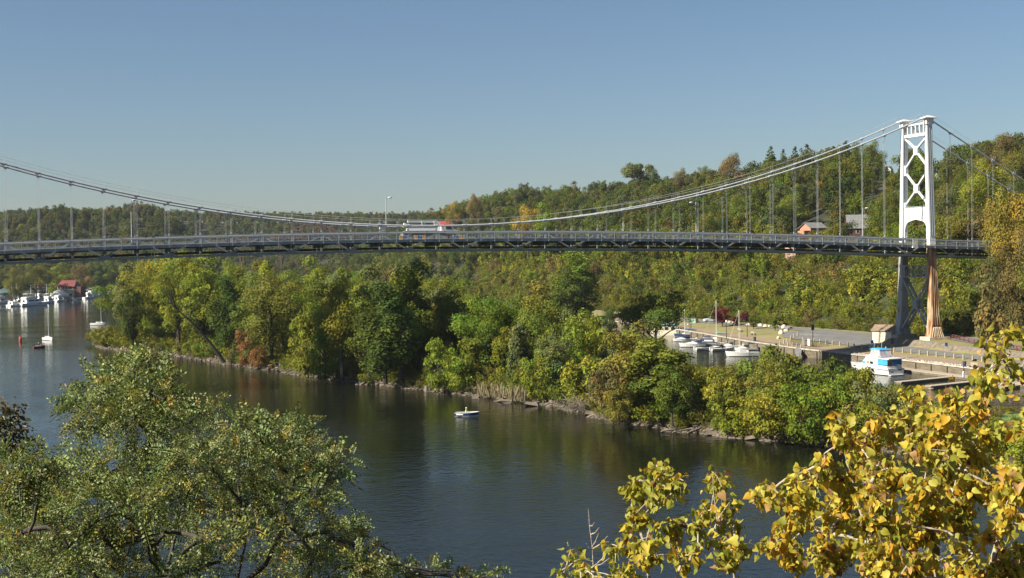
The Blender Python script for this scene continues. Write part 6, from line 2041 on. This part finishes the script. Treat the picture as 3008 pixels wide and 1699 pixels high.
seeds = [(LO_B, -1), (bpt(570, 1880, 17), 0), (bpt(480, 1720, 16.8), 1), (bpt(440, 1580, 16.8), 2), (bpt(415, 1450, 17), 3), (bpt(390, 1270, 17.5), 4), (bpt(690, 1740, 17), 1), (bpt(720, 1600, 17), 6), (bpt(700, 1430, 17.2), 7), (bpt(780, 1660, 16.8), 6),
         (bpt(840, 1540, 16.8), 9), (bpt(300, 1720, 17), 1), (bpt(170, 1560, 17), 11), (bpt(520, 1560, 17.4), 2), (bpt(540, 1400, 17.6), 13), (bpt(880, 1800, 17), 1), (bpt(1080, 1790, 17.2), 15), (bpt(1190, 1790, 17.3), 16), (bpt(1300, 1800, 17.4), 17), (bpt(1440, 1790, 17.6), 18)]
att = []
for c, r_ in zip(cent, rads):
    att.append(c)
    for _ in range(2):
        att.append(c + rnd_dirs(rg, 1)[0] * r_ * .6)
nodes, par, rad, _ = grow(seeds, att, .006, .22, rg, .05)
lt = thing('locust_tree', 'large green locust tree with feathery leaves and dark forked branches filling the lower left', 'tree', LO_B)
b_, s_ = limbs(nodes, par, rad, LO_B, M['bark'], .028)
b_.build('trunk', M['bark'], lt, smooth=True)
stuff(s_.build('branches', M['bark'], lt, smooth=True))
def locust_leaves(base, axis, L, tint, dark=None):
    n = len(base)
    s, nm = frames(rg, axis)
    up_ = np.array([0, 0, 1.0])
    flip = np.sign(nm[:, 2:3]) + (nm[:, 2:3] == 0)
    nm, s = nm * flip, s * flip
    V = []
    T = []
    for i in range(13):
        if i == 12:
            t, sd = 1.0, 0
        else:
            t, sd = .16 + .80 * (i // 2) / 6, (1 if i % 2 else -1)
        p_ = base + axis * (t * L)[:, None] - up_ * (.22 * t * t * L)[:, None]
        d = axis * (.35 if sd else 1) + s * sd * .92 + nm * rg.normal(0, .22, (n, 1))
        d /= np.linalg.norm(d, axis=1, keepdims=True)
        wv = np.cross(nm + rg.normal(0, .35, (n, 3)), d)
        wv /= np.linalg.norm(wv, axis=1, keepdims=True)
        l = (L * .235 * (1 - .35 * abs(t - .5)))[:, None]
        w = l * .22
        p_ = p_ + s * (sd * .007 * L)[:, None]
        V.append(np.stack([p_, p_ + d * l * .5 + wv * w, p_ + d * l, p_ + d * l * .5 - wv * w], 1))
        T.append(np.repeat((tint * np.clip(rg.normal(1, .10, (n, 1)), .7, 1.3))[:, None, :], 4, 1))
    V = np.stack(V, 1).reshape(-1, 3)
    T = np.stack(T, 1).reshape(-1, 3)
    F = [np.arange(len(V)).reshape(-1, 4)]
    o = (np.arange(n) * 52)[:, None]
    for k in range(6):                 # the leaf stalk joins the leaflets
        a, b, c, d = 8 * k, 8 * k + 4, 8 * k + 12, 8 * k + 8
        F.append(o + np.array([[a, b, c, d] if k < 5 else [a, b, 48, 49]]))
    return V, np.concatenate(F), T
def locust_tint(n, c=(.180, .220, .064)):
    t = np.array([c]) * np.clip(rg.normal(1, .22, (n, 1)), .5, 1.7) * (1 + rg.normal(0, .08, (n, 3)))
    ye = rg.random(n) < .028
    t[ye] = np.array([.45, .34, .06]) * rg.uniform(.7, 1.2, (ye.sum(), 1))
    ol = rg.random(n) < .12
    t[ol] = t[ol] * np.array([1.45, 1.1, .7])
    return np.clip(t, .01, .9)
def clump_pts(cent, rads, dens):
    B, A = [], []
    for c, r_ in zip(cent, rads):
        n = int(dens * (r_ / .25) ** 2)
        d = rnd_dirs(rg, n)
        rr = r_ * np.clip(rg.normal(.72, .22, n), .05, 1.1)
        B.append(c + d * rr[:, None] * np.array([1.05, 1.05, .8]))
        a = d + rg.normal(0, .55, (n, 3)) + np.array([0, 0, -.1])
        A.append(a / np.linalg.norm(a, axis=1, keepdims=True))
    return np.concatenate(B), np.concatenate(A)
B, A = clump_pts(cent, rads, 92)
nl = len(B)
L = rg.uniform(.17, .30, nl)
sep = np.zeros(nl, bool)
sep[rg.choice(nl, 290, replace=False)] = True
V, F, T = locust_leaves(B[~sep] - LO_B, A[~sep], L[~sep], locust_tint((~sep).sum()))
fo = stuff(ob('foliage', raw_mesh('foliage', V, F, M['locust'], T), lt))
lm = []
for i in range(5):
    V, F, T = locust_leaves(np.zeros((1, 3)), np.array([[1.0, 0, 0]]), np.array([1.0]), locust_tint(1) if i else np.array([[.40, .26, .035]]))
    lm.append(raw_mesh('leaf', V, F, M['locust'], T))
for b, a, l in zip(B[sep], A[sep], L[sep]):
    o = ob('leaf', lm[0 if rg.random() < .05 else 1 + int(rg.integers(4))], lt, b - LO_B)
    o.rotation_mode = 'QUATERNION'
    o.rotation_quaternion = Vector(a).to_track_quat('X', 'Z')
    o.scale = (l, l, l)

# --- darker small oak at the left edge
C2 = [(20, 1215, 55), (45, 1260, 50), (0, 1270, 60), (60, 1300, 42), (20, 1330, 55), (70, 1340, 40), (-40, 1240, 80), (-40, 1340, 90), (95, 1290, 20)]
OB = D(-60, 1900, 21.0)
OB[2] = float(nearz(OB[0], OB[1]))
c2 = [D(px, py, 21.0 + (i % 3) * .4) for i, (px, py, r_) in enumerate(C2)]
r2 = [r_ / FPX * 21 for _, _, r_ in C2]
nodes, par, rad, _ = grow([(OB, -1), (D(-60, 1700, 21), 0), (D(-30, 1450, 21), 1), (D(-5, 1330, 21), 2)], c2, .008, .25, rg, .04)
ot = thing('oak_tree', 'dark brownish green oak top at the left edge above the locust', 'tree', OB)
b_, s_ = limbs(nodes, par, rad, OB, M['bark'], .02)
b_.build('trunk', M['bark'], ot)
stuff(s_.build('branches', M['bark'], ot))
B2, A2 = clump_pts(c2, r2, 120)
V, F = leaf_quads(rg, B2 - OB, (lambda v: v / np.linalg.norm(v, axis=1, keepdims=True))(A2 + rg.normal(0, .6, A2.shape)), rg.uniform(.05, .11, len(B2)), .55)
t2 = np.array([[.060, .062, .020]]) * np.clip(rg.normal(1, .3, (len(B2), 1)), .4, 2)
br_ = rg.random(len(B2)) < .2
t2[br_] = t2[br_] * np.array([1.9, 1.1, .8])
stuff(ob('foliage', raw_mesh('foliage', V, F, M['locust'], np.repeat(t2, 4, 0)), ot))

# --- cottonwoods, right
def heart(fold, curl):
    o = [(0, 0), (.27, -.10), (.50, .10), (.47, .42), (.24, .76), (0, 1.06), (-.24, .76), (-.47, .42), (-.50, .10), (-.27, -.10)]
    P = np.array([(0, .36)] + o, float)
    z = np.abs(P[:, 0]) * fold + curl * (P[:, 1] - .3) ** 2
    V = np.stack([P[:, 0] * .92, P[:, 1], z], 1)
    F = np.array([(0, i, i + 1) for i in range(1, 10)] + [(0, 10, 1)])
    return V, F
HT = [heart(f, c) for f, c in ((.30, -.35), (.6, -.15), (.12, -.6), (-.3, .35), (.95, -.4))]
def cw_tint(n, yel):
    pal = np.array([(.47, .42, .065), (.30, .31, .042), (.56, .41, .042), (.64, .37, .035), (.52, .31, .11), (.20, .11, .04)])
    pr = np.array([.28 * yel + .14, .62 - .42 * yel, .08 + .23 * yel, .03 + .10 * yel, .02 + .06 * yel, .03 + .02 * yel])
    k = rg.choice(6, n, p=pr / pr.sum())
    return np.clip(pal[k] * rg.uniform(.72, 1.2, (n, 1)), .02, .85)
def cottonwood(label, base, seeds, discs, dist, yel, tipr, n_sep, ldens, nm='cottonwood_tree'):
    t = thing(nm, label, 'tree', base)
    cen = [D(px, py, dist + .9 * math.sin(px * .017 + py * .011)) for px, py, r_ in discs]
    rr = [r_ / FPX * dist for _, _, r_ in discs]
    att, own = [], []
    for c, r_ in zip(cen, rr):
        k = max(2, int(7 * (r_ / .22) ** 2))
        for j in range(k):
            att.append(c + rnd_dirs(rg, 1)[0] * r_ * rg.uniform(.2, .85))
    nodes, par, rad, ln = grow(seeds, att, tipr, .10, rg, .03)
    b_, s_ = limbs(nodes, par, rad, base, M['pale_bark'], .011)
    b_.build('trunk', M['pale_bark'], t, smooth=True)
    stuff(s_.build('branches', M['pale_bark'], t, smooth=True))
    area = sum(r_ ** 2 for r_ in rr) * 3.14
    n = int(area / ((.056 ** 2) * .72) * ldens)
    N = np.array(nodes)
    tips = np.array(ln)[rg.integers(0, len(ln), n)]
    pr = np.array(par)
    back = pr[tips]
    u = rg.random(n)[:, None]
    P0 = N[tips] * u + N[np.maximum(back, 0)] * (1 - u) + rg.normal(0, .028, (n, 3))
    pet = rnd_dirs(rg, n) * .9 + np.array([0, 0, -.35])
    pet /= np.linalg.norm(pet, axis=1, keepdims=True)
    pl = rg.uniform(.03, .065, n)
    P1 = P0 + pet * pl[:, None]
    ax = pet * .5 + np.array([0, 0, -.9]) + rg.normal(0, .55, (n, 3))
    ax /= np.linalg.norm(ax, axis=1, keepdims=True)
    s, m_ = frames(rg, ax)
    sz = (dist / 10.0) * np.clip((.042 if dist < 9.5 else .045) * np.exp(rg.normal(0, .28, n)), .024, .088)
    tint = cw_tint(n, yel)
    sep = np.zeros(n, bool)
    if n_sep:
        sep[rg.choice(n, min(n_sep, n), replace=False)] = True
    VV, FF, TT = [], [], []
    o_ = 0
    for h in range(5):
        k = np.where((np.arange(n) % 5 == h) & ~sep)[0]
        hv, hf = HT[h]
        v = P1[k][:, None, :] + sz[k][:, None, None] * (hv[None, :, 0:1] * s[k][:, None, :] + hv[None, :, 1:2] * ax[k][:, None, :] + hv[None, :, 2:3] * m_[k][:, None, :])
        VV.append(v.reshape(-1, 3))
        FF.append((hf[None] + (np.arange(len(k)) * len(hv))[:, None, None] + o_).reshape(-1, 3))
        tt = tint[k][:, None, :] * np.clip(rg.normal(1, .08, (len(k), len(hv), 1)), .7, 1.3)
        TT.append(tt.reshape(-1, 3))
        o_ += len(k) * len(hv)
    # leaf stalks
    q = np.cross(pet, rnd_dirs(rg, n)) * .0016
    v = np.stack([P0 - q, P0 + q, P1], 1).reshape(-1, 3)
    VV.append(v)
    FF.append(np.arange(3 * n).reshape(n, 3) + o_)
    TT.append(np.repeat(np.array([[.40, .34, .12]]), 3 * n, 0))
    stuff(ob('foliage', raw_mesh('foliage', np.concatenate(VV) - base, np.concatenate(FF), M['poplar'], np.concatenate(TT)), t))
    meshes = {}
    for i in np.where(sep)[0]:
        h = int(i % 5)
        c = int(rg.integers(4))
        if (h, c) not in meshes:
            hv, hf = HT[h]
            tt = np.repeat(cw_tint(1, yel), len(hv), 0) * np.clip(rg.normal(1, .06, (len(hv), 1)), .8, 1.2)
            meshes[h, c] = raw_mesh('leaf', hv, hf, M['poplar'], tt)
        o = ob('leaf', meshes[h, c], t)
        k = sz[i]
        o.matrix_basis = Matrix(((s[i][0] * k, ax[i][0] * k, m_[i][0] * k, P1[i][0] - base[0]), (s[i][1] * k, ax[i][1] * k, m_[i][1] * k, P1[i][1] - base[1]),
                                 (s[i][2] * k, ax[i][2] * k, m_[i][2] * k, P1[i][2] - base[2]), (0, 0, 0, 1)))
    return t
def gbase(px, dist):
    b = D(px, 2100, dist)
    b[2] = float(nearz(b[0], b[1]))
    return b
b1_ = gbase(2760, 10)
MD = [(2470, 1285, 70), (2545, 1295, 80), (2480, 1235, 40), (2640, 1255, 80), (2720, 1200, 55), (2735, 1265, 85), (2800, 1205, 60), (2865, 1195, 45), (2830, 1285, 95), (2925, 1270, 75), (2420, 1385, 75), (2500, 1400, 95), (2605, 1380, 105), (2720, 1390, 115), (2850, 1390, 115),
      (2970, 1370, 85), (2480, 1500, 95), (2580, 1510, 115), (2700, 1530, 125), (2840, 1520, 130), (2970, 1500, 105), (2390, 1480, 65), (2330, 1455, 50), (2262, 1465, 48), (2300, 1535, 70), (2235, 1445, 26), (2345, 1405, 26), (2380, 1400, 22), (2450, 1630, 105), (2570, 1650, 105),
      (2700, 1660, 125), (2840, 1660, 125), (2980, 1650, 105), (2330, 1630, 80), (2250, 1600, 50), (2580, 1215, 26), (2800, 1155, 24), (2690, 1155, 20)]
sd = [(b1_, -1), (D(2770, 1900, 10), 0), (D(2750, 1720, 10), 1), (D(2735, 1560, 10), 2), (D(2715, 1420, 10), 3), (D(2738, 1290, 10), 4), (D(2720, 1200, 10), 5), (D(2900, 1720, 9.8), 1), (D(2945, 1540, 9.8), 7), (D(2920, 1390, 9.8), 8), (D(2830, 1260, 10), 9),
      (D(2600, 1740, 10.2), 1), (D(2560, 1600, 10.2), 11), (D(2520, 1470, 10.2), 12), (D(2480, 1330, 10.2), 13), (D(2400, 1560, 10.3), 12), (D(2290, 1470, 10.3), 15)]
cottonwood('big golden yellow cottonwood with pale branches filling the lower right corner', b1_, sd, MD, 10.0, .95, .0030, 295, 3.1)
b2_ = gbase(3150, 9.2)
UD = [(2985, 1075, 60), (2950, 1035, 45), (2905, 1105, 30), (2935, 1150, 45), (2985, 1180, 50), (2990, 985, 35), (2925, 1000, 24), (2890, 1130, 20), (3050, 1100, 80), (3060, 1000, 60), (2960, 1235, 40), (3040, 1220, 60)]
cottonwood('yellow green cottonwood branch reaching in at the right edge over the quay', b2_, [(b2_, -1), (D(3140, 1700, 9.2), 0), (D(3080, 1420, 9.2), 1), (D(3010, 1345, 9.2), 2), (D(3060, 1180, 9.2), 2), (D(3000, 1080, 9.2), 4)], UD, 9.2, .55, .0030, 90, 1.9)
b3_ = gbase(1950, 10.5)
CD = [(1935, 1375, 36), (1880, 1415, 36), (1985, 1400, 40), (1850, 1440, 22), (1920, 1455, 50), (1975, 1460, 42), (1890, 1540, 55), (1960, 1545, 55), (2025, 1545, 34), (1900, 1635, 70), (1985, 1630, 70), (2055, 1620, 50), (1845, 1600, 30), (1850, 1685, 45), (1860, 1520, 24),
      (2095, 1395, 24), (2115, 1420, 20), (2085, 1485, 28), (2150, 1485, 26), (2165, 1540, 30), (2110, 1580, 36), (2140, 1650, 48), (2185, 1610, 30), (2060, 1510, 20)]
sd = [(b3_, -1), (D(1940, 1850, 10.5), 0), (D(1905, 1690, 10.5), 1), (D(1895, 1600, 10.5), 2), (D(1925, 1500, 10.5), 3), (D(1932, 1390, 10.5), 4), (D(1855, 1500, 10.5), 3), (D(2000, 1660, 10.6), 1), (D(1975, 1560, 10.6), 7), (D(2158, 1720, 10.4), 1), (D(2155, 1610, 10.4), 9), (D(2110, 1550, 10.4), 10), (D(2096, 1450, 10.4), 11), (D(2094, 1400, 10.4), 12)]
cottonwood('slender olive green cottonwood top with white twigs at the bottom, left of the golden one', b3_, sd, CD, 10.5, .28, .0030, 200, 3.0)
b4_ = gbase(1740, 10.8)
LD = [(1665, 1625, 24), (1700, 1640, 28), (1735, 1670, 34), (1795, 1605, 22), (1815, 1640, 26), (1655, 1685, 34), (1700, 1695, 34), (1790, 1690, 36), (1835, 1690, 30)]
sd = [(b4_, -1), (D(1745, 1800, 10.8), 0), (D(1744, 1690, 10.8), 1), (D(1740, 1610, 10.8), 2), (D(1732, 1550, 10.8), 3), (D(1728, 1495, 10.8), 4)]
t4 = cottonwood('sparse sapling with a bare upright twig at the bottom centre right', b4_, sd, LD, 10.8, .3, .003, 60, 2.0, 'cottonwood_sapling')
tw = MB()
for a, b in (((1740, 1613), (1785, 1575)), ((1740, 1605), (1758, 1568)), ((1736, 1570), (1760, 1550)), ((1742, 1616), (1722, 1597)), ((1733, 1545), (1746, 1535)), ((1742, 1650), (1690, 1625)), ((1743, 1665), (1790, 1640))):
    p0, p1 = D(a[0], a[1], 10.8), D(b[0], b[1], 10.75)
    tw.tube([p0 - b4_, (p0 + p1) / 2 - b4_ - np.array([0, 0, .015]), p1 - b4_], [.005, .004, .0022], 5)
stuff(tw.build('bare_twigs', M['pale_bark'], t4))
